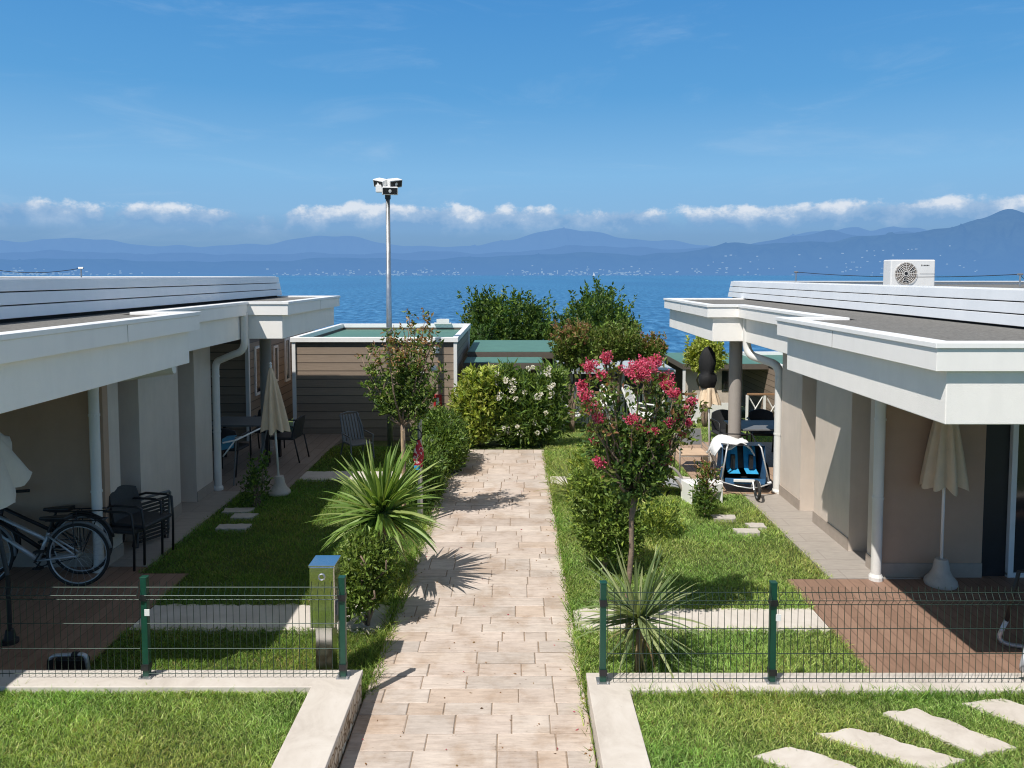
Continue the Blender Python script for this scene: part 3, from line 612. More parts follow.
# ------------------------------------------------------------------ bungalows
def bungalow(label, s, uw, Yw0, Yw1, uc, um, Y0, Y1, Y2, Y3, ZB, ZU, ZT, uc2, ub, zb0, zb1, Yb0, Yb1, niches, door, ex=.1, ey=.05):
    t = thing('bungalow', label, 'bungalow', (s * (uw + 1), Yw0, 0)); FAR = 11.5
    path = [(FAR, Y0), (uc, Y0), (uc, Y1), (um, Y1), (um, Y2), (uc2, Y2), (uc2, Y3), (FAR, Y3)]
    MB().sweep(path, 0, .16, ZB, ZU + .03, s).build('canopy_beam', 'beam', t, bevel=.006)
    fp = [(FAR, Y0 - ey), (uc - ex, Y0 - ey), (uc - ex, Y1 + ey), (um - ex, Y1 + ey), (um - ex, Y2 - ey), (uc2 - ex, Y2 - ey), (uc2 - ex, Y3 + ey), (FAR, Y3 + ey)]
    MB().sweep(fp, 0, .22, ZU, ZT - .042, s).build('fascia', 'fascia', t, bevel=.003)
    MB().sweep(fp, .016, .15, ZT - .04, ZT, s).build('roof_trim', 'cap', t, bevel=.004)
    for u_, y_ in ((fp[1][0], Y0 + 1.7), (fp[5][0], Y2 + 1.9)): MB().box(min(s * (u_ - .0015), s * (u_ + .01)), max(s * (u_ - .0015), s * (u_ + .01)), y_, y_ + .004, ZU + .004, ZT - .045).build('panel_joint', 'soffit', t)
    MB().box(min(s * (uc + 1.9), s * (uc + 1.904)), max(s * (uc + 1.9), s * (uc + 1.904)), fp[0][1] - .0015, fp[0][1] + .01, ZU + .004, ZT - .045).build('panel_joint', 'soffit', t)
    MB().sheet([(s * x, y) for x, y in offs(path, -.13)], ZT - .025).build('roof', 'gravel', t)
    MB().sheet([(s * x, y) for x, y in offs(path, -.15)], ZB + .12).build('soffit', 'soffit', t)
    # ribbed parapet box on top of the roof
    bp = [(FAR, Yb0), (ub, Yb0), (ub, Yb1), (FAR, Yb1)]; hb = (zb1 - zb0) / 3
    MB().sweep(bp, -.05, .14, ZT - .03, zb1 - .03, s).build('parapet_core', 'dark_gap', t)
    rb = MB()
    for i in range(3):
        z0 = zb0 + hb * i; ins = -.018 * i
        rb.sweep(bp, ins + .03, .12 - ins, z0 + .004, z0 + hb - .007, s, o1t=ins + .014)
    rb.sweep(bp, -.06, .2, zb1 - .018, zb1 + .004, s)
    rb.build('parapet_cladding', 'clad', t, bevel=.004)
    MB().sheet([(s * x, y) for x, y in offs(bp, -.15)], zb1 - .07).build('upper_roof', 'gravel', t)
    # walls with recessed bays
    MB().sweep([(door[0], Yw0), (uw, Yw0)], 0, .11, -.02, ZB + .11, s).build('front_wall', 'stucco_shaded', t)
    wp = [(uw, Yw0 + .112)]
    for a, b2 in niches: wp += [(uw, a), (uw + .38, a), (uw + .38, b2), (uw, b2)]
    wp += [(uw, Yw1), (FAR - .5, Yw1)]
    MB().sweep(wp, 0, .11, -.02, ZB + .11, s).build('wall', 'stucco', t)
    pl = MB(); seg = [(door[0], Yw0), (uw, Yw0)] + ([(uw, niches[0][0])] if niches else [])
    pl.sweep(seg, .014, -.002, .0, .17, s)
    for i, (a, b2) in enumerate(niches):
        nxt = niches[i + 1][0] if i + 1 < len(niches) else Yw1
        pl.sweep([(uw, b2), (uw, nxt)], .014, -.002, .0, .17, s)
    pl.build('plinth', 'plinth', t)
    for a, b2 in niches:
        d = MB().box(min(s * (uw + .34), s * (uw + .375)), max(s * (uw + .34), s * (uw + .375)), a + .03, b2 - .03, .02, ZB).build('side_door', 'plinth', t)
    # terrace sliding door
    a, b2 = door; f = MB()
    for u in (a + .28, (a + b2) / 2, b2 - .06): f.box(min(s * u, s * (u + .06)), max(s * u, s * (u + .06)), Yw0 - .02, Yw0 + .05, .03, ZB + .05)
    f.box(min(s * (a + .28), s * b2), max(s * (a + .28), s * b2), Yw0 - .015, Yw0 + .045, .0, .06).box(min(s * (a + .28), s * b2), max(s * (a + .28), s * b2), Yw0 - .015, Yw0 + .045, ZB + .02, ZB + .09)
    fr = f.build('sliding_door', 'frame_w', t, bevel=.004)
    MB().box(min(s * (a + .34), s * (b2 - .06)), max(s * (a + .34), s * (b2 - .06)), Yw0 + .01, Yw0 + .018, .06, ZB + .03).build('door_glass', 'glass', fr)
    MB().box(min(s * a, s * (a + .278)), max(s * a, s * (a + .278)), Yw0 + .03, Yw0 + .07, .0, ZB + .1).build('shutter_panel', 'black', t)
    MB().box(min(s * b2, s * 11), max(s * b2, s * 11), Yw0, Yw0 + .1, 0, ZB + .1).build('side_wall', 'stucco_shaded', t)
    return t
bR = bungalow('right flat-roofed beige bungalow with white canopies and rooftop air conditioner', 1, 3.97, 8.2, 11.35, 3.01, 3.60, 5.33, 8.47, 12.1, 15.5, 2.254, 2.635, 2.835, 3.12, 4.6, 2.83, 3.17, 4.6, 16.5, [(8.5, 8.98), (10.05, 10.55)], (5.08, 7.4))
bL = bungalow('left flat-roofed beige bungalow with white canopies, in shade', -1, 4.6, 8.5, 11.55, 3.56, 4.1, 5.15, 8.37, 11.55, 14.85, 2.34, 2.70, 2.9, 3.5, 4.5, 2.91, 3.27, 4.4, 14.75, [(8.84, 9.32), (10.42, 10.95)], (7.2, 9.4))
MB().box(-9, -4.98, 1.5, 4.5, 2.34, 2.9).build('canopy_beam', 'beam', bL)
def pipe(t, pts, r=.054):
    o = MB().tube(pts, r, 12).build('downpipe', 'pipe', t, smooth='auto')
    x, y, z = pts[0]; MB().tube([(x, y, 0.0), (x, y, .05)], r + .02, 12).tube([(x, y, .05), (x, y, .08)], [r + .02, r + .003], 12).build('pipe_shoe', 'pipe', o)
    for h_ in (.9, 1.75): MB().tube([(x, y, h_), (x, y, h_ + .025)], r + .006, 12).build('pipe_bracket', 'pipe', o)
def arc(p, q, c, n=7):
    p, q, c = Vector(p), Vector(q), Vector(c); return [tuple((1 - k / n) ** 2 * p + 2 * (1 - k / n) * (k / n) * c + (k / n) ** 2 * q) for k in range(n + 1)]
pipe(bR, [(3.9, 8.13, .02), (3.9, 8.13, 2.38)])
pipe(bR, [(3.96, 11.44, .02)] + arc((3.96, 11.44, 1.78), (3.86, 11.6, 1.98), (3.96, 11.44, 1.96)) + arc((3.72, 11.85, 2.03), (3.63, 12.0, 2.25), (3.63, 12.0, 2.06)) + [(3.63, 12.0, 2.7)], .064)
pipe(bL, [(-4.63, 8.38, .02)] + arc((-4.63, 8.38, 2.02), (-4.5, 8.39, 2.16), (-4.63, 8.38, 2.16)) + [(-3.75, 8.41, 2.27)])
pipe(bL, [(-4.55, 11.62, .02)] + arc((-4.55, 11.62, 1.86), (-4.45, 11.58, 2.02), (-4.55, 11.62, 2.0)) + arc((-4.2, 11.47, 2.12), (-4.04, 11.45, 2.32), (-4.04, 11.45, 2.15)) + [(-4.04, 11.45, 2.75)])
for t, x, y, z in ((bR, 3.62, 12.55, 2.254), (bL, -4.66, 14.3, 2.34)):
    MB().lathe([(.125, .0), (.125, .05), (.105, .06), (.105, z + .02)], 28, (x, y, .012)).build('column', 'column_grey', t, smooth='auto')
# roof lightning wires
def wire_run(label, pts, dz=.16):
    t = thing('lightning_wire', label, 'lightning wire', pts[0])
    for p in pts:
        MB().tube([p, (p[0], p[1], p[2] + dz)], .012, 6).tube([(p[0] - .04, p[1], p[2] + dz), (p[0] + .04, p[1], p[2] + dz)], .018, 6).build('holder', 'steel', t)
    cur = []
    for a, b2 in zip(pts[:-1], pts[1:]):
        for k in range(9):
            f = k / 8; cur.append((a[0] + (b2[0] - a[0]) * f, a[1] + (b2[1] - a[1]) * f, a[2] + (b2[2] - a[2]) * f + dz - .07 * 4 * f * (1 - f)))
    MB().tube(cur, .006, 5).build('wire', 'black', t)
wire_run('thin lightning wire on holders over the right roof', [(5.8, 15.9, 3.17), (8.0, 12.2, 3.12), (9.6, 14.4, 3.12)], .19)
wire_run('thin lightning wire on holders over the left roof', [(-7.6, 13.5, 3.22), (-9.3, 13.7, 3.2)], .2)

# air conditioner ---------------------------------------------------------
ac = thing('air_conditioner', 'white outdoor air conditioner unit with round fan grille on the right roof', 'air conditioner', (7.18, 13.9, 3.045))
MB().box(-.4, .4, 0, .3, .04, .53).build('casing', 'white_pl', None, bevel=.02).parent = ac
o = MB().lathe([(.2, 0), (.2, .004), (.19, .006)], 40).build('fan_opening', mat('fan_dark', (.22, .18, .15), .7)); o.parent = ac; o.rotation_euler = (R(90), 0, 0); o.location = (-.13, -.003, .28)
mb = MB()
for r_ in (.04, .07, .1, .13, .16, .19, .205): mb.ringc((-.13, -.016, .28), r_, .003, 'y', 32, 4)
for k in range(16): a = 2 * PI * k / 16; mb.tube([(-.13 + .03 * math.cos(a), -.016, .28 + .03 * math.sin(a)), (-.13 + .2 * math.cos(a), -.016, .28 + .2 * math.sin(a))], .003, 4)
mb.build('grille', 'white_pl').parent = ac
mb = MB()
for k in range(3):
    a = 2 * PI * k / 3 + .4; mb.add([(-.13 + .03 * math.cos(a), -.009, .28 + .03 * math.sin(a)), (-.13 + .17 * math.cos(a - .3), -.009, .28 + .17 * math.sin(a - .3)), (-.13 + .17 * math.cos(a + .4), -.012, .28 + .17 * math.sin(a + .4))], [(0, 1, 2)])
mb.tube([(-.13, -.004, .28), (-.13, -.02, .28)], .03, 12).build('fan', 'black').parent = ac
mb = MB()
for k, w in enumerate((.012, .02, .016, .018, .014)): mb.box(.17 + k * .026, .17 + k * .026 + w, -.004, -.001, .42, .438)
mb.box(.145, .16, -.004, -.001, .418, .442).build('brand_mark', 'black').parent = ac
MB().box(-.34, -.26, .02, .28, 0, .04).build('foot', 'rubber').parent = ac
MB().box(.26, .34, .02, .28, 0, .04).build('foot', 'rubber').parent = ac
MB().box(.12, .395, -.003, -.001, .272, .278).build('panel_seam', 'grey_plastic').parent = ac

# ------------------------------------------------------------------ mobile homes beyond the path
def mobile_home(label, x0, x1, y0, y1, z0, zt, wins_side=(), wins_front=(), wm='siding', name='mobile_home', th=.2):
    t = thing(name, label, 'mobile home', ((x0 + x1) / 2, y0, z0))
    MB().box(x0, x1, y0, y1, z0, zt - .21).build('wall', wm, t)
    MB().box(x0, x1, y0, y0 + .05, zt - .209, zt - .101).box(x0, x0 + .05, y0 + .051, y1, zt - .209, zt - .101).box(x1 - .05, x1, y0 + .051, y1, zt - .209, zt - .101).box(x0 + .051, x1 - .051, y1 - .05, y1, zt - .209, zt - .101).build('roof_upstand', 'dark_fascia', t)
    r = MB(); e = .06
    for a in ((x0 - e, x1 + e, y0 - e, y0 + .06), (x0 - e, x1 + e, y1 - .06, y1 + e), (x0 - e, x0 + .06, y0 + .061, y1 - .061), (x1 - .06, x1 + e, y0 + .061, y1 - .061)): r.box(*a, zt - (.1 if a[2] < y0 + .0 or True else .1), zt)
    r.build('roof_rim', 'cap', t, bevel=.006)
    MB().box(x0 + .061, x1 - .061, y0 + .061, y1 - .061, zt - .2, zt - .15).build('roof', 'green_roof', t)
    for x in (x0, x1):
        for y in (y0, y1): MB().box(x - .035, x + .035, y - .035, y + .035, z0, zt - .102).build('corner_trim', 'white_pl', t)
    MB().box(x0 + .04, x1 - .04, y0 - .02, y0 + .02, z0, z0 + .07).build('skirting', 'white_pl', t)
    for (y, z, w, h_) in wins_side:
        f = MB()
        for (a, b2, c1, d1) in ((y - w / 2, y + w / 2, z, z + .05), (y - w / 2, y + w / 2, z + h_ - .05, z + h_), (y - w / 2, y - w / 2 + .05, z + .05, z + h_ - .05), (y + w / 2 - .05, y + w / 2, z + .05, z + h_ - .05)): f.box(x1 - .01, x1 + .03, a, b2, c1, d1)
        fo = f.build('window', 'white_pl', t); MB().box(x1 + .002, x1 + .012, y - w / 2 + .05, y + w / 2 - .05, z + .05, z + h_ - .05).build('pane', 'glass', fo)
    for (x, z, w, h_) in wins_front:
        f = MB()
        for (a, b2, c1, d1) in ((x - w / 2, x + w / 2, z, z + .05), (x - w / 2, x + w / 2, z + h_ - .05, z + h_), (x - w / 2, x - w / 2 + .05, z + .05, z + h_ - .05), (x + w / 2 - .05, x + w / 2, z + .05, z + h_ - .05)): f.box(a, b2, y0 - .03, y0 + .01, c1, d1)
        fo = f.build('window', 'white_pl', t); MB().box(x - w / 2 + .05, x + w / 2 - .05, y0 - .012, y0 - .002, z + .05, z + h_ - .05).build('pane', 'glass', fo)
    return t
hB = mobile_home('brown plank-sided mobile home with green roof beside the hedge at the path end', -4.56, -1.23, 15.8, 20.2, -.22, 2.02)
hA = mobile_home('brown plank-sided mobile home with narrow side windows behind the left dining terrace', -9.2, -5.28, 15.1, 20, -.1, 2.16, wins_side=[(15.7, .85, .42, 1.0), (16.85, .95, .3, .8), (17.7, .85, .36, 1.0)])
for x, z, w, h_, nm, m_ in ((-1.62, 1.74, .12, .14, 'sign_plate', 'white_pl'), (-1.95, 1.74, .16, .14, 'sign_plate', 'white_pl'), (-1.93, 1.28, .12, .1, 'sign_plate', 'white_pl'), (-1.6, .62, .16, .26, 'extinguisher_box', 'red'), (-1.62, .48, .26, .06, 'sign_plate', 'white_pl')):
    o = MB().box(x - w / 2, x + w / 2, 15.8 - .05, 15.799, z - .05, z - .05 + h_).build(nm, m_, hB, bevel=.006)
    if nm == 'extinguisher_box': MB().box(x - .03, x + .03, 15.743, 15.749, z, z + .15).build('window', 'white_pl', o)
MB().lathe([(.02, 0), (.07, .02), (.08, .07), (.05, .12), (.015, .14)], 16, (-1.66, 15.7, 1.32)).build('wall_lamp', 'white_pl', hB, smooth=True)
MB().box(-2.12, -1.67, 20.05, 20.19, 2.02, 2.05).prism([(-2.05, 20.05), (-1.72, 20.05), (-1.78, 20.18), (-1.97, 20.18)], 2.051, 2.15).build('roof_vent', 'white_pl', hB)
def flat_roof_shelter(label, x0, x1, y0, y1, zt, z0, posts=True):
    t = thing('roofed_porch', label, 'porch', ((x0 + x1) / 2, y0, z0))
    MB().box(x0, x1, y0, y1, zt - .16, zt - .012).build('fascia', 'dark_fascia', t); MB().box(x0 + .01, x1 - .01, y0 + .03, y1, zt - .01, zt).build('roof', 'green_roof', t)
    for x in (x0 + .06, x1 - .06):
        for y in (y0 + .06, y1 - .1): MB().box(x - .035, x + .035, y - .035, y + .035, z0, zt - .16).build('post', 'white_pl', t)
    MB().box(x0 + .12, x1 - .12, y1 - .06, y1 - .03, z0 + .05, zt - .162).build('back_wall', 'dark_fascia', t)
    return t
flat_roof_shelter('long green-roofed porch with brown fascia behind the white-flowered hedge', -1.12, 1.15, 18, 21.2, 1.5, -.55)
flat_roof_shelter('lower green-roofed porch strip right above the white-flowered hedge', -1.12, .62, 16.6, 17.75, 1.40, -.35)
hC = flat_roof_shelter('green-roofed cabin porch with white posts behind the covered parasol', 4.82, 8.6, 22, 25.2, .75, -1.05)
MB().box(4.98, 6.4, 22.35, 22.45, -.75, .58).build('wall', mat('beige_panel', (.55, .48, .40), .8), hC); MB().box(6.05, 6.25, 22.33, 22.349, -.1, .5).build('window', 'glass', hC)
MB().box(5.0, 6.25, 21.95, 22.0, -.84, -.38).build('skirt_panel', 'white_pl', hC)
MB().box(6.34, 6.42, 21.9, 21.98, -.9, .6).build('post', 'white_pl', hC)
mobile_home('brown plank-sided cabin wall seen between the column and the drainpipe', 7.3, 11, 20.8, 24.5, -.9, .85, name='plank_cabin')

def railing(label, x0, x1, y, z0, h_, n, cross, top='wood'):
    t = thing('veranda_railing', label, 'railing', (x0, y, z0))
    MB().box(x0, x1, y - .035, y + .035, z0 + h_, z0 + h_ + .05).build('top_rail', top, t)
    MB().box(x0, x1, y - .02, y + .02, z0 + .12, z0 + .16).build('bottom_rail', 'white_pl', t)
    st = (x1 - x0) / n
    for i in range(n + 1): MB().box(x0 + st * i - .03, x0 + st * i + .03, y - .03, y + .03, z0, z0 + h_ - .002).build('post', 'white_pl', t)
    m2 = MB()
    for i in range(n):
        a = x0 + st * i + .03; b2 = a + st - .06
        if cross: 
            m2.tube([(a, y, z0 + .18), (b2, y, z0 + h_)], .018, 5).tube([(a, y + .03, z0 + h_), (b2, y + .03, z0 + .18)], .018, 5)
        else:
            for k in range(4): x = a + (b2 - a) * (k + .5) / 4; m2.box(x - .02, x + .02, y - .012, y + .012, z0 + .16, z0 + h_)
    m2.build('balusters', 'white_pl', t)
railing('white crossed railing with brown top rail right of the column', 6.45, 7.9, 21.2, -.95, .92, 3, True)
railing('white picket railing with brown top rail behind the pink flowering tree', 1.25, 3.3, 19.6, -.62, .88, 3, False)
railing('white picket railing with brown top rail left of the cabin porch', 3.5, 4.9, 20.6, -.75, .82, 2, False)
t = thing('pergola', 'white veranda frame with pale flat roof behind the pink flowering tree', 'pergola', (2.4, 21, -.75))
for x, y in ((1.35, 20.2), (1.5, 20.4), (2.52, 20.2), (2.68, 20.9), (2.85, 20.2), (3.6, 20.2), (4.1, 20.6)): MB().box(x - .045, x + .045, y - .035, y + .035, -.72, .72).build('post', 'white_pl', t)
MB().box(1.2, 4.2, 20.0, 22.2, .72, .82).build('roof', mat('grey_sheet', (.42, .47, .5), .5), t)
MB().box(1.4, 4.0, 22.1, 22.16, -.75, .7).build('back_wall', 'dark_fascia', t)

# ------------------------------------------------------------------ mast with floodlights
t = thing('floodlight_mast', 'tall grey steel mast with three white floodlights on top', 'floodlight mast', (-2.42, 14.75, -.16))
MB().tube([(0, 0, 0), (0, 0, 2.4), (0, 0, 4.95)], [.055, .055, .04], 14).build('pole', 'steel', None, smooth=True).parent = t
MB().tube([(0, 0, 2.38), (0, 0, 2.45)], .062, 14).build('pole_joint', 'steel').parent = t
MB().tube([(0, 0, 4.9), (0, 0, 5.02)], .055, 12).box(-.03, .03, -.03, .03, 5.0, 5.28).tube([(-.16, 0, 5.2), (0, 0, 5.26), (.18, 0, 5.18)], .02, 8).build('bracket', 'black').parent = t
def flood(loc, rot):
    o = MB().prism([(-.19, -.09), (.19, -.09), (.15, .09), (-.15, .09)], -.085, .085).build('floodlight', 'white_pl', None, bevel=.015); o.parent = t; o.location = loc; o.rotation_euler = rot; o.scale = (.8, .8, .9)
    q = MB().box(-.165, .165, -.094, -.091, -.065, .065).build('lens', 'black'); q.parent = o
    q = MB().lathe([(.03, 0), (.035, .004), (.01, .006)], 14).build('bulb', 'white_pl'); q.parent = o; q.location = (0, -.095, 0); q.rotation_euler = (R(90), 0, 0)
flood((.06, -.1, 5.05), (R(12), 0, R(8))); flood((-.12, -.02, 5.2), (R(20), R(12), R(-40))); flood((.12, -.02, 5.2), (R(20), R(-10), R(46)))
MB().box(-.21, -.09, -.12, -.02, 5.02, 5.16).build('driver_box', 'white_pl', None, bevel=.01).parent = t

# ------------------------------------------------------------------ parasols
def parasol(label, loc, ztop, zhem, rh, folds=8, cm='canvas', lean=(0, 0), rpole=.016, cover=False, base='bell'):
    t = thing('parasol', label, 'parasol', loc); lx, ly = lean
    hb = .3 if base == 'bell' else .32
    MB().tube([(0, 0, .05), (lx, ly, ztop - .02)], rpole, 10).build('pole', 'white_pl', None, smooth=True).parent = t
    if base == 'bell': MB().lathe([(.155, 0), (.165, .02), (.158, .055), (.115, .10), (.085, .16), (.072, .24), (.062, .28), (.03, .285)], 32).build('base', 'concrete', None, smooth='auto').parent = t
    else: MB().lathe([(.17, 0), (.17, .1), (.13, .13), (.11, .3), (.04, .33)], 4).build('base', 'concrete', None, bevel=.02).parent = t
    n = folds * 8; rows = 16; mb = MB(); prof = []; zt_ = zhem + .36 if cover else ztop
    for i in range(rows + 1): f = i / rows; prof.append(((.09 if cover else .018) + (rh - .018 - (.07 if cover else 0)) * (f ** .8), zt_ - .06 - (zt_ - .06 - zhem) * f))
    def fn(r, z, a, i):
        f = i / rows; w = .5 + .5 * math.cos(folds * a); w2 = .5 + .5 * math.cos(2 * folds * a + 1.1 + f * .7); k = min(1, f * 3)
        rr = r * (1 - .42 * k * (1 - w ** .7) + .07 * k * w2 + .05 * k * math.sin(3 * a + f * 2.2)); dz = 0
        if i == rows: dz = -.045 * (w - .5) + .02 * math.sin(5 * a)
        return rr, z + dz
    mb.lathe(prof, n, (0, 0, 0), fn)
    mb.v = [(x + lx * z / ztop, y + ly * z / ztop, z) for x, y, z in mb.v]
    mb.build('canopy', cm, None, smooth=True).parent = t
    MB().lathe([(.012, 0), (.026, .02), (.012, .045), (.022, .06), (.006, .085)], 14, (lx, ly, ztop - .06)).build('finial', 'white_pl', None, smooth=True).parent = t
    if cover:
        def fc(r, z, a, i): return r * (1 + .1 * math.cos(3 * a + i) + .05 * math.sin(7 * a)), z
        MB().lathe([(.02, ztop + .02), (.06, ztop), (.105, ztop - .08), (.135, ztop - .22), (.125, ztop - .36), (.10, ztop - .42), (.14, ztop - .46), (.15, ztop - .54), (.12, ztop - .64), (.06, ztop - .70)], 20, (lx - .01, ly, 0), fc).build('cover', 'canvas_black', None, smooth=True).parent = t
    return t
parasol('closed beige parasol standing in shade by the right bungalow door', (4.53, 8.0, .012), 2.2, 1.06, .235, lean=(.0, 0))
parasol('closed beige parasol at the edge of the left dining terrace', (-3.55, 11.42, .0), 1.98, .98, .215, lean=(-.1, 0), cm='canvas')
parasol('beige parasol under a black storm cover on the far right terrace', (3.27, 12.75, .03), 2.06, 1.12, .19, folds=7, cover=True, base='box', lean=(-.05, 0))
# half-open parasol at the left edge
t = thing('parasol', 'half-folded ivory parasol cut by the left edge of the photo', 'parasol', (-4.62, 6.75, .012))
MB().tube([(0.1, -.05, .05), (0.1, -.05, .62)], .02, 10).tube([(0.1, -.05, .62), (-.25, .1, 2.0)], .02, 10).build('pole', 'black', None).parent = t
MB().lathe([(.07, 0), (.07, .03), (.05, .04), (.035, .12), (.02, .13)], 20, (.1, -.05, 0)).build('base', 'black', None).parent = t
mb = MB(); rows = 12
def fo(r, z, a, i):
    f = i / rows; w = abs(math.cos(4 * a)); return r * (1 - .16 * f * (1 - w)) , z - .04 * f * (1 - w) + (.03 * math.cos(16 * a) if i == rows else 0)
mb.lathe([(.02 + .62 * (k / rows), .46 - .46 * (k / rows) ** 1.1) for k in range(rows + 1)], 64, (0, 0, 0), fo)
o = mb.build('canopy', 'canvas_white', None, smooth='auto'); o.parent = t; o.location = (-.44, .12, 1.61); o.rotation_euler = (R(8), R(40), 0)

# ------------------------------------------------------------------ chairs and tables
def armchair(label, group):
    t = thing('armchair', label, 'chair', (0, 0, 0), 0, group)      # faces -Y
    MB().box(-.24, .24, -.24, .2, .40, .45).build('seat', 'wicker', None, bevel=.02).parent = t
    b = MB(); n = 9; vs = []
    for th_ in (0, .03):
        for j in range(6):
            z = .43 + .37 * j / 5
            for i in range(n):
                u = -1 + 2 * i / (n - 1); vs.append((u * .235 * (1 - .1 * (j / 5) ** 3), .20 + .07 * j / 5 - .05 * u * u + th_, z - .05 * u * u * (j / 5) ** 2))
    m_ = 6 * n; fs = []
    for j in range(5):
        for i in range(n - 1): q = (j * n + i, j * n + i + 1, (j + 1) * n + i + 1, (j + 1) * n + i); fs += [q, tuple(m_ + k for k in q[::-1])]
    for i in range(n - 1): fs += [(i, i + 1, m_ + i + 1, m_ + i), (5 * n + i, m_ + 5 * n + i, m_ + 5 * n + i + 1, 5 * n + i + 1)]
    for j in range(5): fs += [(j * n, m_ + j * n, m_ + (j + 1) * n, (j + 1) * n), (j * n + n - 1, (j + 1) * n + n - 1, m_ + (j + 1) * n + n - 1, m_ + j * n + n - 1)]
    b.add(vs, fs).build('backrest', 'wicker', None, smooth='auto').parent = t
    for sx in (-1, 1):
        MB().tube([(sx * .25, -.23, 0), (sx * .25, -.24, .40), (sx * .26, -.22, .64), (sx * .26, -.15, .66), (sx * .26, .12, .66), (sx * .245, .22, .63)], .014, 8).build('armrest', 'black', None, smooth=True).parent = t
        MB().tube([(sx * .235, .30, 0), (sx * .24, .21, .42)], .014, 8).build('leg', 'black', None, smooth=True).parent = t
    return t
gA = 'dark resin armchairs on the terraces'
c0 = armchair('dark armchair by the left drainpipe, facing the lawn', gA); place(c0, (-4.42, 8.66, .012), R(80)); c0['label'] = 'lower dark armchair of the nested pair by the left drainpipe'
dup(c0, (-4.33, 8.74, .05), R(78), 'upper dark armchair of the nested pair by the left drainpipe')
t = thing('folded_chair', 'folded dark slatted chair standing against the left wall', 'folded chair', (-4.42, 9.25, .02), R(62))
b = MB()
for k in range(11): b.box(-.2, .2, -.012, .012, .06 + .045 * k, .06 + .045 * k + .026)
b.build('slats', 'wicker', None).parent = t
MB().tube([(-.21, .03, 0), (-.21, 0, .3), (-.22, -.02, .58), (-.15, -.09, .62), (.15, -.09, .62), (.22, -.02, .58), (.21, 0, .3), (.21, .03, 0)], .017, 8).build('frame', 'grey_plastic', None, smooth=True).parent = t
MB().tube([(-.19, .06, 0), (-.2, .09, .5), (.2, .09, .5), (.19, .06, 0)], .014, 8).build('rear_frame', 'black', None, smooth=True).parent = t
for (x, y, rz, lb) in ((-4.75, 12.65, R(175), 'dark armchair on the near side of the left terrace table'), (-4.05, 13.55, R(-95), 'dark armchair at the right end of the left terrace table'), (-5.55, 13.4, R(88), 'dark armchair at the left end of the left terrace table'), (-4.6, 14.15, R(4), 'dark armchair on the far side of the left terrace table'),
                       (3.85, 13.75, R(8), 'left dark armchair on the far side of the right terrace table'), (4.5, 13.8, R(-6), 'right dark armchair on the far side of the right terrace table'), (4.42, 12.0, R(165), 'dark armchair on the near side of the right terrace table')):
    dup(c0, (x, y, .012 if x < 0 else .03), rz, lb)
def table(label, loc, w, d, z0):
    t = thing('dining_table', label, 'table', loc)
    MB().box(-w / 2, w / 2, -d / 2, d / 2, .70, .73).build('table_top', 'grey_plastic', None, bevel=.006).parent = t
    for sx in (-1, 1):
        for sy in (-1, 1): MB().box(sx * (w / 2 - .06) - .025, sx * (w / 2 - .06) + .025, sy * (d / 2 - .06) - .025, sy * (d / 2 - .06) + .025, 0, .70).build('leg', 'black', None).parent = t
table('dark rectangular dining table on the shaded left terrace', (-4.75, 13.4, .012), 1.1, .8, 0)
table('dark dining table behind the blue child trailer on the right terrace', (4.25, 12.95, .03), 1.2, .8, 0)
# grey high-back garden chair on the left lawn
def slat_chair(name, label, loc, rz, m_, lean=.18):
    t = thing(name, label, 'chair', loc, rz)
    MB().box(-.25, .25, -.28, .2, .36, .40).build('seat', m_, None, bevel=.01).parent = t
    b = MB()
    for k in range(7):
        x = -.21 + .07 * k; b.add([(x - .024, .2, .40), (x + .024, .2, .40), (x + .024, .2 + lean * 1.4, 1.0), (x - .024, .2 + lean * 1.4, 1.0), (x - .024, .225, .40), (x + .024, .225, .40), (x + .024, .225 + lean * 1.4, 1.0), (x - .024, .225 + lean * 1.4, 1.0)], [(0, 1, 2, 3), (4, 7, 6, 5), (0, 3, 7, 4), (1, 5, 6, 2), (3, 2, 6, 7), (0, 4, 5, 1)])
    b.tube([(-.25, .21, .38), (-.24, .3, .72), (-.2, .22 + lean * 1.4, 1.02), (0, .23 + lean * 1.45, 1.06), (.2, .22 + lean * 1.4, 1.02), (.24, .3, .72), (.25, .21, .38)], .02, 8)
    b.build('backrest', m_, None).parent = t
    for sx in (-1, 1):
        MB().tube([(sx * .27, -.3, 0), (sx * .26, -.25, .4), (sx * .28, -.24, .58), (sx * .28, .22, .6)], .018, 8).build('armrest', m_, None).parent = t
        MB().tube([(sx * .27, .34, 0), (sx * .25, .2, .4)], .018, 8).build('leg', m_, None).parent = t
    return t
slat_chair('garden_chair', 'grey high-backed slatted plastic chair in front of the brown mobile home', (-2.85, 13.75, 0), R(35), 'grey_plastic').scale = (.8, .8, .74)
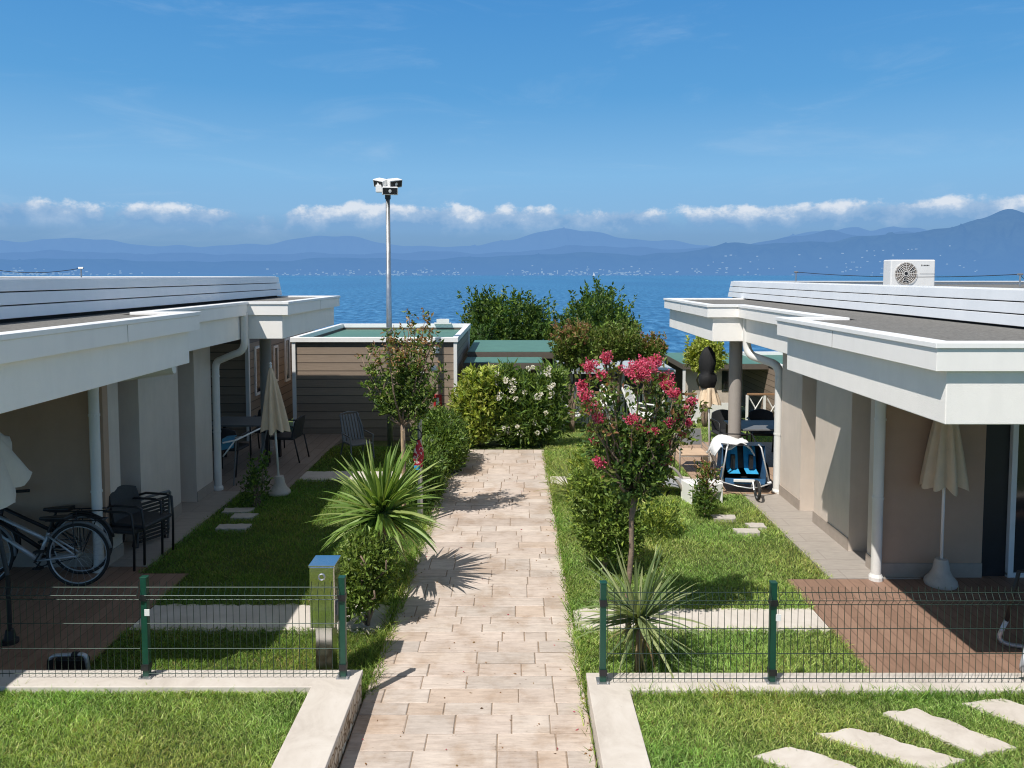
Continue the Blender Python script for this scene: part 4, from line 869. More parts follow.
# grey chair with cushion
t = thing('garden_chair', 'grey metal chair with beige cushion at the right terrace edge', 'chair', (2.95, 12.7, .03)); t.scale = (1, 1, .78)
MB().tube([(-.24, -.22, 0), (-.24, -.22, .56), (-.24, .2, .58)], .013, 8).tube([(.24, -.22, 0), (.24, -.22, .56), (.24, .2, .58)], .013, 8).tube([(-.24, .24, 0), (-.22, .22, .5), (-.22, .3, .84), (.22, .3, .84), (.22, .22, .5), (.24, .24, 0)], .013, 8).tube([(-.24, -.22, .38), (.24, -.22, .38)], .012, 8).build('frame', 'taupe', None, smooth=True).parent = t
MB().box(-.23, .23, -.23, .22, .385, .43).build('cushion', mat('beige_cushion', (.55, .40, .28), .9), None, bevel=.018).parent = t
MB().add([(-.22, .22, .5), (.22, .22, .5), (.215, .29, .82), (-.215, .29, .82), (-.22, .24, .5), (.22, .24, .5), (.215, .31, .82), (-.215, .31, .82)], [(0, 1, 2, 3), (4, 7, 6, 5), (0, 3, 7, 4), (1, 5, 6, 2), (3, 2, 6, 7), (0, 4, 5, 1)]).build('backrest', 'grey_plastic', None, bevel=.006).parent = t
# low grey lounge chair tipped on the lawn
t = thing('sun_lounger', 'low grey lounge chair with curved pale frame on the lawn', 'lounger', (2.28, 11.45, 0), R(-12))
for sy in (-1, 1): MB().tube([(-.2, sy * .27, .27)] + arc((-.12, sy * .27, .34), (.28, sy * .27, .02), (.2, sy * .29, .42)) + [(.5, sy * .27, .02), (.55, sy * .27, .06), (.52, sy * .27, .16)], .022, 8).build('side_frame', 'taupe', None, smooth=True).parent = t
b = MB(); prof = [(-.34, .2), (-.2, .22), (.0, .2), (.25, .16), (.5, .17)]
for (x0, z0), (x1, z1) in zip(prof[:-1], prof[1:]): b.add([(x0, -.25, z0), (x0, .25, z0), (x1, .25, z1), (x1, -.25, z1), (x0, -.25, z0 + .02), (x0, .25, z0 + .02), (x1, .25, z1 + .02), (x1, -.25, z1 + .02)], [(0, 1, 2, 3), (4, 7, 6, 5), (0, 4, 5, 1), (2, 6, 7, 3), (0, 3, 7, 4), (1, 5, 6, 2)])
b.build('sling', mat('grey_mesh', (.33, .34, .35), .8), None).parent = t
t = thing('slatted_stool', 'white slatted plastic stool lying beside the grey lounge chair', 'stool', (2.72, 11.05, 0), R(14))
b = MB()
for k in range(7): b.box(-.22 + k * .065, -.22 + k * .065 + .045, -.15, .15, .27, .295)
b.build('slats', 'white_pl', None, bevel=.004).parent = t
MB().box(-.245, -.225, -.17, .17, .0, .30).box(.235, .255, -.17, .17, .0, .30).box(-.225, .235, -.17, -.152, .17, .295).box(-.225, .235, .152, .17, .17, .295).build('frame', 'white_pl', None, bevel=.012).parent = t

# drying rail and cloth on the left terrace
t = thing('drying_rail', 'white drying rail reaching out from the left terrace post', 'drying rail', (-4.45, 11.75, 0))
MB().tube([(-.05, -.05, .72), (.12, .05, .74), (.42, .75, .86)], .014, 8).tube([(-.05, .25, .72), (.12, .3, .74), (.1, .06, .74)], .012, 8).tube([(-.06, -.02, .5), (.1, .05, .73)], .012, 8).build('rail', 'white_pl', None, smooth=True).parent = t
MB().tube([(.12, .05, .74), (.05, .1, .0)], .012, 8).build('leg', 'grey_plastic', None).parent = t
MB().tube([(.4, .72, .85), (.2, .75, 0)], .012, 8).build('leg', 'grey_plastic', None).parent = t
o = MB().add([(-4.52, 11.74, .775), (-4.36, 11.84, .79), (-4.38, 11.98, .785), (-4.53, 11.98, .77), (-4.54, 11.72, .60), (-4.37, 11.80, .62)], [(0, 1, 2, 3), (0, 4, 5, 1)]).build('cloth', 'teal_cloth')
sd_ = o.modifiers.new('thick', 'SOLIDIFY'); sd_.thickness = .012; tag(o, 'small blue cloth hanging on the white drying rail', 'cloth')

# ------------------------------------------------------------------ bicycles (front towards -X after rotation)
def bicycle(label, fm, loc, rz, tilt, fender):
    t = thing('bicycle', label, 'bicycle', loc, rz); t.rotation_euler = (tilt, 0, rz); t.scale = (.96, .96, .95)
    for x in (-.53, .53):
        w = MB().ringc((x, 0, .35), .315, .009, 'y', 40, 6).build('wheel', 'silver', None, smooth=True); w.parent = t
        ty = MB().ringc((x, 0, .35), .335, .019, 'y', 40, 8).build('tyre', 'rubber', None, smooth=True); ty.parent = w
        sp = MB()
        for k in range(24):
            a = 2 * PI * k / 24; sp.tube([(x + .02 * math.cos(a + 1.2), .025 * (-1) ** k, .35 + .02 * math.sin(a + 1.2)), (x + .31 * math.cos(a), 0, .35 + .31 * math.sin(a))], .0013, 3, caps=False)
        sp.build('spokes', 'steel', None).parent = w
        MB().tube([(x, -.05, .35), (x, .05, .35)], .02, 10).build('hub', 'steel', None).parent = w
        f = MB(); pts = [(x + .365 * math.cos(R(a)), 0, .35 + .365 * math.sin(R(a))) for a in (range(12, 165, 9) if x < 0 else range(20, 185, 9))]
        if x < 0: pts = [(x - (p[0] - x), 0, p[2]) for p in pts]
        f.tube(pts, .016, 6).build('fender', fender, None, smooth=True).parent = t
    bb = (-.09, 0, .29); se = (-.2, 0, .60); hd = (.36, 0, .78); h2 = (.39, 0, .62)
    fr = MB().tube([bb, se], .019, 10).tube([(-.17, 0, .52), hd], .02, 10).tube([bb, h2], .023, 10).tube([hd, h2], .023, 10)
    for sy in (-1, 1): fr.tube([(-.53, sy * .05, .35), (-.09, sy * .03, .29)], .011, 8).tube([(-.53, sy * .05, .35), (-.2, sy * .02, .57)], .01, 8)
    fr.build('frame', fm, None, smooth=True).parent = t
    MB().tube([h2, (.41, 0, .56)], .022, 8).tube([(.41, -.05, .7), (.42, -.055, .60), (.53, -.055, .35)], .014, 8).tube([(.41, .05, .7), (.42, .055, .60), (.53, .055, .35)], .014, 8).tube([(.41, -.055, .70), (.41, .055, .70)], .016, 8).build('fork', fm, None, smooth=True).parent = t
    MB().tube([hd, (.33, 0, .95), (.36, 0, 1.0)], .014, 8).tube([(.2, -.29, 1.0), (.34, -.2, 1.01), (.38, 0, 1.0), (.34, .2, 1.01), (.2, .29, 1.0)], .013, 8).build('handlebar', 'black', None, smooth=True).parent = t
    MB().tube([(.2, -.3, 1.0), (.3, -.22, 1.008)], .018, 8).tube([(.2, .3, 1.0), (.3, .22, 1.008)], .018, 8).build('grip', 'rubber', None).parent = t
    MB().tube([se, (-.25, 0, .74)], .014, 8).build('seat_post', 'black', None).parent = t
    MB().add([(x, y, z - .065) for x, y, z in [(-.42, -.09, .85), (-.42, .09, .85), (-.25, .07, .84), (-.1, .02, .835), (-.1, -.02, .835), (-.25, -.07, .84), (-.42, -.08, .80), (-.42, .08, .80), (-.25, .05, .79), (-.1, .015, .80), (-.1, -.015, .80), (-.25, -.05, .79)]], [(0, 1, 2, 3, 4, 5), (11, 10, 9, 8, 7, 6), (0, 6, 7, 1), (1, 7, 8, 2), (2, 8, 9, 3), (3, 9, 10, 4), (4, 10, 11, 5), (5, 11, 6, 0)]).build('saddle', 'black', None, bevel=.012).parent = t
    MB().tube([(-.2, -.06, .74), (-.82, -.06, .75)], .007, 6).tube([(-.2, .06, .74), (-.82, .06, .75)], .007, 6).tube([(-.82, -.06, .75), (-.82, .06, .75)], .007, 6).tube([(-.5, -.06, .745), (-.53, -.06, .36)], .006, 6).tube([(-.5, .06, .745), (-.53, .06, .36)], .006, 6).tube([(-.7, -.06, .75), (-.55, -.06, .37)], .006, 6).tube([(-.5, -.06, .745), (-.5, .06, .745)], .006, 6).build('rack', 'black', None).parent = t
    MB().ringc((-.09, -.06, .29), .085, .006, 'y', 24, 5).tube([(-.09, -.075, .29), (.0, -.09, .16)], .01, 6).build('crank', 'black', None).parent = t
    MB().tube([(-.09, -.06, .29), (-.09, .075, .29), (-.18, .09, .42)], .01, 6).build('crank_arm', 'black', None).parent = t
    for p in ((.0, -.14, .155), (-.18, .14, .425)): MB().box(p[0] - .045, p[0] + .045, p[1] - .035, p[1] + .035, p[2] - .01, p[2] + .01).build('pedal', 'rubber', None).parent = t
    MB().tube([(-.09, -.06, .375), (-.53, -.06, .39)], .005, 5).tube([(-.09, -.06, .205), (-.53, -.06, .31)], .005, 5).build('chain', 'black', None).parent = t
    return t
bicycle('silver city bicycle with rear rack parked on the shaded left terrace', 'silver', (-5.13, 7.95, .012), PI, R(4), 'grey_plastic')
bicycle('black bicycle leaning behind the silver one on the left terrace', 'black', (-5.28, 8.27, .012), PI + R(2), R(3), 'black')

# folded silver tube frame near the left fence
t = thing('folding_stool', 'folded stool with silver tube frame at the left terrace edge', 'folding stool', (-3.66, 6.1, .0)); t.scale = (.82, 1, .7)
MB().tube([(-.17, 0, .02), (-.17, 0, .2)] + arc((-.17, 0, .2), (-.08, 0, .29), (-.17, 0, .29), 5) + [(.1, 0, .3)] + arc((.14, 0, .3), (.2, 0, .22), (.2, 0, .3), 5) + [(.22, 0, .02)], .02, 10).build('frame', 'silver', None, smooth=True).parent = t
MB().box(-.15, .17, .02, .10, .03, .22).build('folded_seat', 'black', None, bevel=.015).parent = t
MB().tube([(-.172, 0, .1), (-.165, 0, .24)], .028, 8).tube([(.06, 0, .3), (.12, 0, .3)], .028, 8).build('grip', 'rubber', None).parent = t
# folded deck chair at the right edge
t = thing('deck_chair', 'deck chair with silver tube feet and dark mesh seat at the right edge', 'deck chair', (4.55, 6.28, .012), R(-16))
MB().tube([(-.3, -.25, .25)] + arc((-.34, -.28, .1), (-.2, -.28, .02), (-.36, -.28, .02), 5) + [(.5, -.28, .02)], .02, 8).tube([(-.3, .25, .25)] + arc((-.34, .28, .1), (-.2, .28, .02), (-.36, .28, .02), 5) + [(.5, .28, .02)], .02, 8).build('foot_frame', 'silver', None, smooth=True).parent = t
MB().tube([(-.3, -.25, .24), (-.22, -.25, .7), (-.1, -.25, .72)], .017, 8).build('upright', 'black', None, smooth=True).parent = t
MB().tube([(-.3, .25, .24), (-.22, .25, .7), (-.1, .25, .72)], .017, 8).build('upright', 'black', None, smooth=True).parent = t
MB().box(-.14, .5, -.24, .24, .36, .39).build('seat', 'wicker', None, bevel=.01).parent = t

# ------------------------------------------------------------------ service bollard
t = thing('service_bollard', 'polished steel service bollard behind the fence left of the path', 'bollard', (-1.545, 6.12, 0))
def qx(z, px): return 0
MB().prism([(-.10, -.11), (.10, -.11), (.10, .11), (-.10, .11)], .47, .97).build('cabinet', 'mirror', None, bevel=.006).parent = t
MB().box(-.065, .07, -.085, .085, 0, .468).build('pedestal', 'mirror', None, bevel=.004).parent = t
MB().box(-.106, .106, -.116, .116, .972, .985).build('lid', 'mirror', None, bevel=.003).parent = t
MB().ringc((0, -.113, .89), .024, .006, 'y', 20, 6).build('lock_ring', 'steel', None).parent = t
MB().box(.1, .113, -.06, .02, .55, .66).build('socket_cover', 'grey_plastic', None, bevel=.004).parent = t

# ------------------------------------------------------------------ post with ring and red cloth
t = thing('garden_post', 'grey post with black ring and red holder between the yucca and the path', 'post', (-1.29, 10.3, 0))
MB().tube([(0, 0, 0), (0, 0, .42)], .04, 12).tube([(0, 0, .42), (0, 0, 1.5)], .03, 12).build('pole', 'steel', None, smooth='auto').parent = t
MB().ringc((-.04, -.05, 1.15), .075, .008, 'y', 24, 6).build('hose_ring', 'black', None, smooth=True).parent = t
MB().lathe([(.015, 1.08), (.035, 1.02), (.06, .96), (.07, .86), (.055, .78), (.06, .72), (.02, .70)], 16, (-.01, -.06, 0), lambda r, z, a, i: (r * (1 + .18 * math.sin(3 * a + i)), z)).build('red_holder', 'red_print', None, smooth=True).parent = t
MB().box(-.06, .02, -.16, -.13, .70, .75).build('label_tag', 'cyan', None).parent = t

# ------------------------------------------------------------------ child trailer (stroller)
t = thing('child_trailer', 'blue and black child bike trailer with white bars and front wheel', 'child trailer', (3.47, 11.62, .03), R(-6)); t.scale = (1.0, 1, .74)
def wedge(mb, pts, y=None): return mb
hw = .31
shell = [(-.28, .22), (-.16, .95), (.22, .92), (.42, .3), (.3, .2)]        # (depth y, z) side outline, front = -y
MB().add([(-hw, y, z) for y, z in shell] + [(-hw + .05 if z > .8 else -hw, y, z) for y, z in shell] + [], [(0, 1, 2, 3, 4)]).build('left_panel', 'blue', None).parent = t
MB().add([(hw, y, z) for y, z in shell], [(0, 1, 2, 3, 4)]).build('right_panel', 'blue', None).parent = t
MB().add([(-hw, -.16, .95), (hw, -.16, .95), (hw, .22, .92), (-hw, .22, .92), (hw, .42, .3), (-hw, .42, .3), (hw, .3, .2), (-hw, .3, .2)], [(0, 1, 2, 3), (3, 2, 4, 5), (5, 4, 6, 7)]).build('hood', 'black', None).parent = t
MB().add([(-hw, -.28, .22), (hw, -.28, .22), (hw, .3, .2), (-hw, .3, .2)], [(0, 1, 2, 3)]).build('floor', 'black', None).parent = t
MB().add([(-.25, .1, .40), (.25, .1, .40), (.25, .25, .85), (-.25, .25, .85)], [(0, 1, 2, 3)]).build('seat_back', 'black', None).parent = t
for x, w in ((-.13, .09), (.14, .09)): 
    MB().add([(x - w, .07, .40), (x + w, .07, .40), (x + w, .2, .9), (x - w, .2, .9)], [(0, 1, 2, 3)]).build('seat_pad', 'cyan', None).parent = t
    MB().add([(x - w, -.14, .36), (x + w, -.14, .36), (x + w, .08, .40), (x - w, .08, .40)], [(0, 1, 2, 3)]).build('seat_cushion', 'cyan', None).parent = t
for x in (-.13, .14): MB().box(x - .03, x + .03, -.02, .06, .42, .70).build('harness', 'black', None).parent = t
MB().box(-hw + .02, hw - .02, -.285, -.27, .20, .31).build('front_apron', 'blue', None).parent = t
for sx in (-1, 1):
    MB().tube([(sx * .35, -.30, .22), (sx * .25, -.18, .92), (sx * .22, -.12, .97)], .013, 8).build('front_bar', 'silver_bar', None, smooth=True).parent = t
    MB().tube([(sx * .33, -.29, .24), (sx * .38, -.3, .26)], .018, 8).build('bar_end', 'white_pl', None).parent = t
    w = MB().ringc((sx * .39, .16, .25), .225, .01, 'x', 32, 6).build('wheel', 'silver', None, smooth=True); w.parent = t
    MB().ringc((sx * .39, .16, .25), .235, .02, 'x', 32, 6).build('tyre', 'rubber', None, smooth=True).parent = w
    q = MB()
    for k in range(14): a = 2 * PI * k / 14; q.tube([(sx * .39, .16, .25), (sx * .39, .16 + .22 * math.cos(a), .25 + .22 * math.sin(a))], .002, 3, caps=False)
    q.build('spokes', 'steel', None).parent = w
MB().tube([(-.36, -.32, .25), (-.12, -.4, .19), (.04, -.46, .18), (.2, -.4, .19), (.38, -.32, .25)], .014, 8).build('bumper', 'silver_bar', None, smooth=True).parent = t
MB().box(-.17, .14, -.31, -.288, .24, .30).build('front_badge', 'white_pl', None, bevel=.01).parent = t
w = MB().ringc((.12, -.58, .19), .155, .012, 'x', 28, 6).build('wheel', 'grey_plastic', None, smooth=True); w.parent = t
MB().ringc((.12, -.58, .19), .17, .022, 'x', 28, 6).build('tyre', 'rubber', None, smooth=True).parent = w
MB().tube([(.075, -.4, .2), (.075, -.5, .32), (.075, -.58, .19)], .012, 8).tube([(.165, -.4, .2), (.165, -.5, .32), (.165, -.58, .19)], .012, 8).build('fork', 'silver', None).parent = t
MB().tube([(-.25, .22, .9), (-.25, .5, 1.0), (.25, .5, 1.0), (.25, .22, .9)], .014, 8).build('push_handle', 'black', None).parent = t
# towel on the hood
n = 14; vs = []; fs = []
for j in range(n):
    for i in range(n):
        u = i / (n - 1) * 2 - 1; v_ = j / (n - 1); y = -.1 + .5 * v_; x = u * .31 - .06
        z = .995 + .035 * math.sin(5 * u + 3 * v_) + .02 * math.sin(9 * v_ + 4 * u) - .05 * (1 - v_) ** 3 - (.2 * max(0, abs(u) - .7) / .3 if u < 0 else .1 * max(0, abs(u) - .8) / .2) - .1 * max(0, v_ - .7)
        vs.append((x, y, z))
for j in range(n - 1):
    for i in range(n - 1): fs.append((j * n + i, j * n + i + 1, (j + 1) * n + i + 1, (j + 1) * n + i))
o = MB().add(vs, fs).build('towel', 'towel', None, smooth=True); o.location = (3.40, 11.64, -.235); s_ = o.modifiers.new('thick', 'SOLIDIFY'); s_.thickness = .02
tag(o, 'rumpled white towel spread over the blue child trailer', 'towel')

# ------------------------------------------------------------------ plants
def spiky(name, label, cat, base, zc, L0, nleaf, w, cols, trunk_r=.04, lean_lo=-35, lean_hi=85, droop=.45, trunk=True):
    t = thing(name, label, cat, base); x0, y0, z0 = base
    if trunk: MB().tube([(x0, y0, z0 - .02), (x0 + .01, y0, z0 + zc * .5), (x0, y0, z0 + zc)], [trunk_r * 1.2, trunk_r, trunk_r * .9], 10).build('trunk', 'bark', t, smooth=True)
    V = []; F = []; C = []; seg = 7
    for k in range(nleaf):
        az_ = random.uniform(0, 2 * PI); el = R(lean_hi - (lean_hi - lean_lo) * (random.random() ** .85)); ln = L0 * random.uniform(.72, 1.08)
        hd = Vector((math.cos(az_), math.sin(az_), 0)); sd = Vector((-hd.y, hd.x, 0)); p = Vector((x0, y0, z0 + zc + random.uniform(-.06, .05))) + hd * .025
        dr = droop * random.uniform(.3, 1.3) * (1 if el < R(55) else .35); o = len(V); col = Vector(random.choice(cols)) * random.uniform(.8, 1.25); tw = random.uniform(-.5, .5); bend = random.gauss(0, .018)
        for i in range(seg + 1):
            f = i / seg; e = el - dr * f * f; d = hd * math.cos(e) + Vector((0, 0, math.sin(e)))
            if i: p = p + d * (ln / seg) + sd * bend * f * f
            ww = w * (.55 + .45 * min(1, f * 4)) * (1 - f) ** .55 if f < 1 else .0; nrm = sd.cross(d); s2 = (sd * math.cos(tw) + nrm * math.sin(tw))
            V += [tuple(p - s2 * ww / 2 + nrm * ww * .18), tuple(p - nrm * ww * .08), tuple(p + s2 * ww / 2 + nrm * ww * .18)]
        for i in range(seg):
            a = o + i * 3
            for q in ((a, a + 1, a + 4, a + 3), (a + 1, a + 2, a + 5, a + 4)):
                F.append(q); C.append(tuple(col * (1.05 if i > 1 else .8)))
    np_mesh('leaves', np.array(V), np.array(F), np.array(C), 'leaf', t)
    if trunk:
        V = []; F = []; C = []
        for k in range(26):
            az_ = random.uniform(0, 2 * PI); hd = Vector((math.cos(az_), math.sin(az_), 0)); sd = Vector((-hd.y, hd.x, 0)); p = Vector((x0, y0, z0 + zc * random.uniform(.55, .98))) + hd * trunk_r; o = len(V); ln = L0 * random.uniform(.35, .6); el = R(random.uniform(-65, -20)); cb = Vector(random.choice([(.30, .22, .11), (.36, .28, .15), (.22, .15, .08)]))
            for i in range(5):
                f = i / 4; e_ = el - .5 * f; d_ = hd * math.cos(e_) + Vector((0, 0, math.sin(e_))); p = p + d_ * (ln / 4) + sd * random.gauss(0, .008); V += [tuple(p - sd * w * .3 * (1 - f * .9)), tuple(p + sd * w * .3 * (1 - f * .9))]
            for i in range(4): F.append((o + 2 * i, o + 2 * i + 1, o + 2 * i + 3, o + 2 * i + 2)); C.append(tuple(cb))
        np_mesh('dead_leaves', np.array(V), np.array(F), np.array(C), 'leaf', t)
    return t
YC = [(.17, .28, .06), (.22, .33, .085), (.12, .20, .045), (.31, .38, .13)]
spiky('yucca', 'large green yucca with long sword leaves left of the path', 'yucca', (-1.39, 7.85, 0), .84, .73, 220, .062, YC, .06, -34, 88, .5)
spiky('yucca', 'smaller blue-green yucca behind the right fence', 'yucca', (1.03, 6.22, 0), .47, .60, 110, .038, [(.19, .26, .11), (.25, .31, .14), (.13, .19, .08), (.32, .36, .17)], .034, -28, 86, .35)
spiky('yucca', 'pale yellow-green yucca clump right of the path by the rounded shrub', 'yucca', (.86, 11.0, 0), .12, .62, 90, .028, [(.24, .28, .08), (.29, .32, .11), (.2, .25, .07)], .05, 5, 85, .7, False)

DG = [(.045, .088, .022), (.062, .115, .028), (.085, .15, .036), (.034, .068, .016)]
MG = [(.10, .155, .03), (.13, .195, .038), (.165, .23, .05), (.075, .12, .024)]
YG = [(.26, .31, .05), (.33, .37, .08), (.2, .26, .045), (.37, .39, .11)]
OL = [(.10, .12, .03), (.13, .15, .035), (.08, .10, .025), (.16, .17, .05)]
RT = [(.24, .12, .06), (.28, .16, .08), (.2, .09, .05), (.3, .22, .1)]
def plant(name, label, cat, base, fol, tips, r0, stems=True, wob=.03):
    t = thing(name, label, cat, base)
    if stems and tips: branches('trunk' if name.endswith('tree') else 'stems', t, base, tips, r0, wob=wob)
    for kw in fol: foliage(parent=t, **kw)
    return t
def rnd_tips(base, cx, cy, cz, rx, ry, rz, n):
    return [(cx + random.uniform(-1, 1) * rx * .8, cy + random.uniform(-1, 1) * ry * .8, cz + random.uniform(-.2, .9) * rz) for _ in range(n)]

# rounded shrub below the big yucca
plant('round_shrub', 'rounded glossy green shrub under the large yucca', 'shrub', (-1.38, 7.05, 0), [dict(name='foliage', blobs=[(-1.43, 7.05, .54, .26, .28, .34, 2), (-1.5, 7.0, .36, .22, .26, .22, 1), (-1.3, 7.1, .5, .19, .22, .28, 1)], nclump=520, per=9, sig=.03, ln=.055, wd=.028, cols=MG + [(.15, .2, .04)], lo=.6)], rnd_tips(None, -1.38, 7.05, .5, .3, .3, .3, 7), .014)
# shrub right under the pink tree
plant('round_shrub', 'tall rounded green shrub right of the path behind the blue-green yucca', 'shrub', (.98, 8.35, 0), [dict(name='foliage', blobs=[(.98, 8.35, .62, .33, .32, .42, 3), (1.12, 8.4, .45, .29, .3, .30, 1.5), (.88, 8.35, .92, .24, .25, .26, 1)], nclump=820, per=9, sig=.035, ln=.06, wd=.03, cols=MG + YG[2:3] + [(.2, .27, .06), (.16, .22, .05)], lo=.6, shoots=40, shoot_len=.14)], rnd_tips(None, .98, 8.35, .6, .3, .3, .4, 8), .016)
# light bush at the path side further back
plant('light_bush', 'light green feathery bush between the pale yucca and the pink flowering tree', 'shrub', (1.0, 9.9, 0), [dict(name='foliage', blobs=[(1.05, 10.0, .5, .34, .32, .46, 1)], nclump=420, per=9, sig=.04, ln=.06, wd=.022, cols=YG[:3] + MG[1:3], lo=.5, shoots=60, shoot_len=.2)], rnd_tips(None, 1., 9.9, .5, .3, .3, .35, 7), .012)

# pink flowering crape myrtle
bx, by = 1.04, 6.85
t = thing('flowering_tree', 'pink flowering crape myrtle on a slim bare trunk right of the path', 'tree', (bx, by, 0))
tp = (bx + .05, by, 1.32)
MB().tube([(bx, by, -.02), (bx - .012, by, .4), (bx + .02, by, .8), (bx + .015, by, 1.1), tp], [.03, .026, .024, .024, .03], 10).build('trunk', 'bark', t, smooth=True)
def at(px, py, Y):      # the point of the frame (px, py) carried out to distance Y
    c_, s_ = math.cos(R(3.5)), math.sin(R(3.5)); a = (px - 515) / 769; b_ = (322 - py) / 769; k = Y / (c_ + b_ * s_); return Vector((k * a, Y, H + k * (b_ * c_ - s_)))
FL = [(590, 367, 7, 6.5), (638, 371, 15, 10), (646, 365, 11, 8), (656, 361, 5, 6), (606, 358, 5, 6), (601, 375, 5, 4), (664, 379, 8, 7), (667, 386, 6, 6), (674, 394, 6, 5), (582, 386, 5, 6), (585, 396, 6, 6), (590, 408, 8, 6), (598, 418, 5, 5), (632, 420, 7, 5), (644, 430, 7, 5), (655, 431, 3, 3), (687, 411, 5, 6.5), (692, 401, 5, 3.5), (669, 422, 4, 3.5), (677, 417, 3, 3), (688, 422, 4, 3), (594, 440, 5, 4.5), (622, 442, 5, 3.5), (683, 435, 4, 2.5), (666, 445, 4, 4), (665, 462, 6, 3), (599, 462, 5, 5)]
tips = []
fpts = []
for (px, py, rx, ry) in FL:
    p = at(px, py, by + random.uniform(-.42, .12)); fpts.append((p, rx * p.y / 769, ry * p.y / 769)); tips.append(tuple(p - Vector((0, 0, .02))))
branches('limbs', t, tp, tips + [(tp[0] + random.uniform(-.5, .5), tp[1] + random.uniform(-.4, .4), random.uniform(1.5, 2.2)) for _ in range(10)], .016, .003, fork=-.25, wob=.025)
BL = [(bx + .06, by, 1.5, .25, .25, .17, 1.8), (bx - .02, by, 1.74, .36, .32, .2, 1.5), (bx + .15, by, 1.74, .22, .26, .2, .7), (bx + .03, by, 1.98, .46, .36, .28, .55), (bx + .32, by, 2.05, .2, .25, .22, .2), (bx - .25, by, 2.1, .18, .22, .2, .2)]
foliage('foliage', t, BL, 520, 8, .05, .058, .032, DG + MG + DG[:2], lo=.2, tipcols=RT + OL, tipz=(1.9, 3.0))
foliage('foliage', t, [(p.x, p.y, p.z - .08, .08, .08, .1, 1) for p, a_, b_ in fpts], 170, 7, .035, .055, .03, MG + OL + RT[:1], lo=.1)
PK = [(.70, .10, .20), (.76, .16, .27), (.56, .06, .13), (.80, .26, .36), (.63, .08, .18)]
for p, rx, rz_ in fpts:
    rx *= 1.12; rz_ *= 1.1; n = int(90 + 34000 * rx * rz_ * 2.2); dd = unit(RG.normal(size=(n, 3))); rr = RG.uniform(.25, 1.05, n)[:, None]
    P = np.array(p) + dd * rr * np.array([rx, rx * .7, rz_]) * (1 + .25 * np.sin(dd[:, :1] * 7 + dd[:, 2:] * 5))
    V, F = leaf_arrays(P, unit(dd + RG.normal(size=(n, 3)) * .9), .016 * RG.uniform(.7, 1.3, n), .017, .35)
    np_mesh('flower_cluster', V, F, palette(n, PK, .15) * (.75 + .3 * rr), 'petal', t)

# left crape myrtle, V-shaped with reddish tips
bx, by = -1.46, 9.9
t = thing('ornamental_tree', 'vase-shaped young crape myrtle with reddish tips in front of the brown mobile home', 'tree', (bx, by, 0))
tips = [tuple(at(402 + (px - 400) * .93, py, by + random.uniform(-.3, .3))) for px, py in ((357, 358), (366, 372), (372, 350), (383, 338), (391, 325), (402, 330), (408, 318), (415, 330), (424, 322), (432, 335), (437, 345), (440, 372), (445, 380), (362, 385), (378, 395), (430, 395), (398, 345), (418, 350))]
MB().tube([(bx, by, -.02), (bx + .01, by, .6), (bx, by, 1.36)], [.036, .03, .03], 10).build('trunk', 'bark', t, smooth=True)
branches('limbs', t, (bx, by, 1.34), tips, .018, .004, fork=-.3, wob=.02)
bl = []
for q in tips:
    for k in range(7):
        f = .28 + .125 * k; p = Vector((bx, by, 1.34)).lerp(Vector(q), f); rr_ = .13 - .085 * f; bl.append((p.x, p.y, p.z, rr_, rr_, rr_ * 1.3, (1, 1.2, 1.2, 1, .8, .6, .45)[k]))
foliage('foliage', t, bl, 640, 8, .025, .06, .032, DG[2:] + MG + MG + [(.17, .21, .06)], lo=.15, tipcols=RT + [(.36, .22, .12), (.42, .28, .17)] + OL[:2], tipz=(1.95, 2.5))
MB().tube([(bx + .02, by - .14, -.02), (bx + .01, by - .12, 1.3)], .016, 8).build('stake', 'stake', t)

# hedge and shrubs along and at the end of the path
plant('hedge_shrub', 'dark green clipped shrub left of the path beyond the grey post', 'shrub', (-1.28, 13.2, 0), [dict(name='foliage', blobs=[(-1.3, 13.2, .45, .42, .75, .5, 2), (-1.15, 12.7, .38, .3, .5, .36, 1)], nclump=1100, per=9, sig=.045, ln=.075, wd=.036, cols=MG + DG[1:3], lo=.6)], rnd_tips(None, -1.3, 13.2, .4, .3, .6, .4, 6), .015)
plant('hedge_shrub', 'low dark shrub at the left path edge behind the grey post', 'shrub', (-1.32, 10.9, 0), [dict(name='foliage', blobs=[(-1.32, 10.95, .32, .26, .5, .3, 1), (-1.38, 11.6, .4, .3, .4, .38, 1)], nclump=520, per=8, sig=.045, ln=.065, wd=.032, cols=DG[1:] + MG, lo=.5)], rnd_tips(None, -1.32, 11.2, .3, .2, .5, .2, 5), .012)
plant('variegated_shrub', 'yellow-green shrub at the far end of the path beside the mobile home', 'shrub', (-.72, 14.75, 0), [dict(name='foliage', blobs=[(-.75, 14.8, .68, .36, .4, .62, 2), (-.52, 14.75, .85, .25, .3, .45, 1), (-.95, 14.8, .45, .3, .35, .45, 1)], nclump=560, per=8, sig=.07, ln=.11, wd=.055, cols=YG + YG + MG[1:3], lo=.35, shoots=60, shoot_len=.3)], rnd_tips(None, -.72, 14.8, .8, .25, .3, .5, 8), .014)
t = plant('oleander', 'dark oleander hedge with white flowers closing the end of the path', 'shrub', (.25, 14.9, 0), [dict(name='foliage', blobs=[(-.15, 14.95, .72, .36, .42, .60, 1.3), (.3, 14.9, .58, .4, .45, .60, 1.5), (.1, 14.8, .4, .5, .3, .4, .8), (.70, 14.95, .72, .32, .42, .62, 1.1)], nclump=950, per=9, sig=.08, ln=.17, wd=.034, cols=DG + MG + MG[1:3], up=.55, lo=.4, shoots=90, shoot_len=.3)], rnd_tips(None, .25, 14.95, .8, .6, .3, .6, 14), .014)
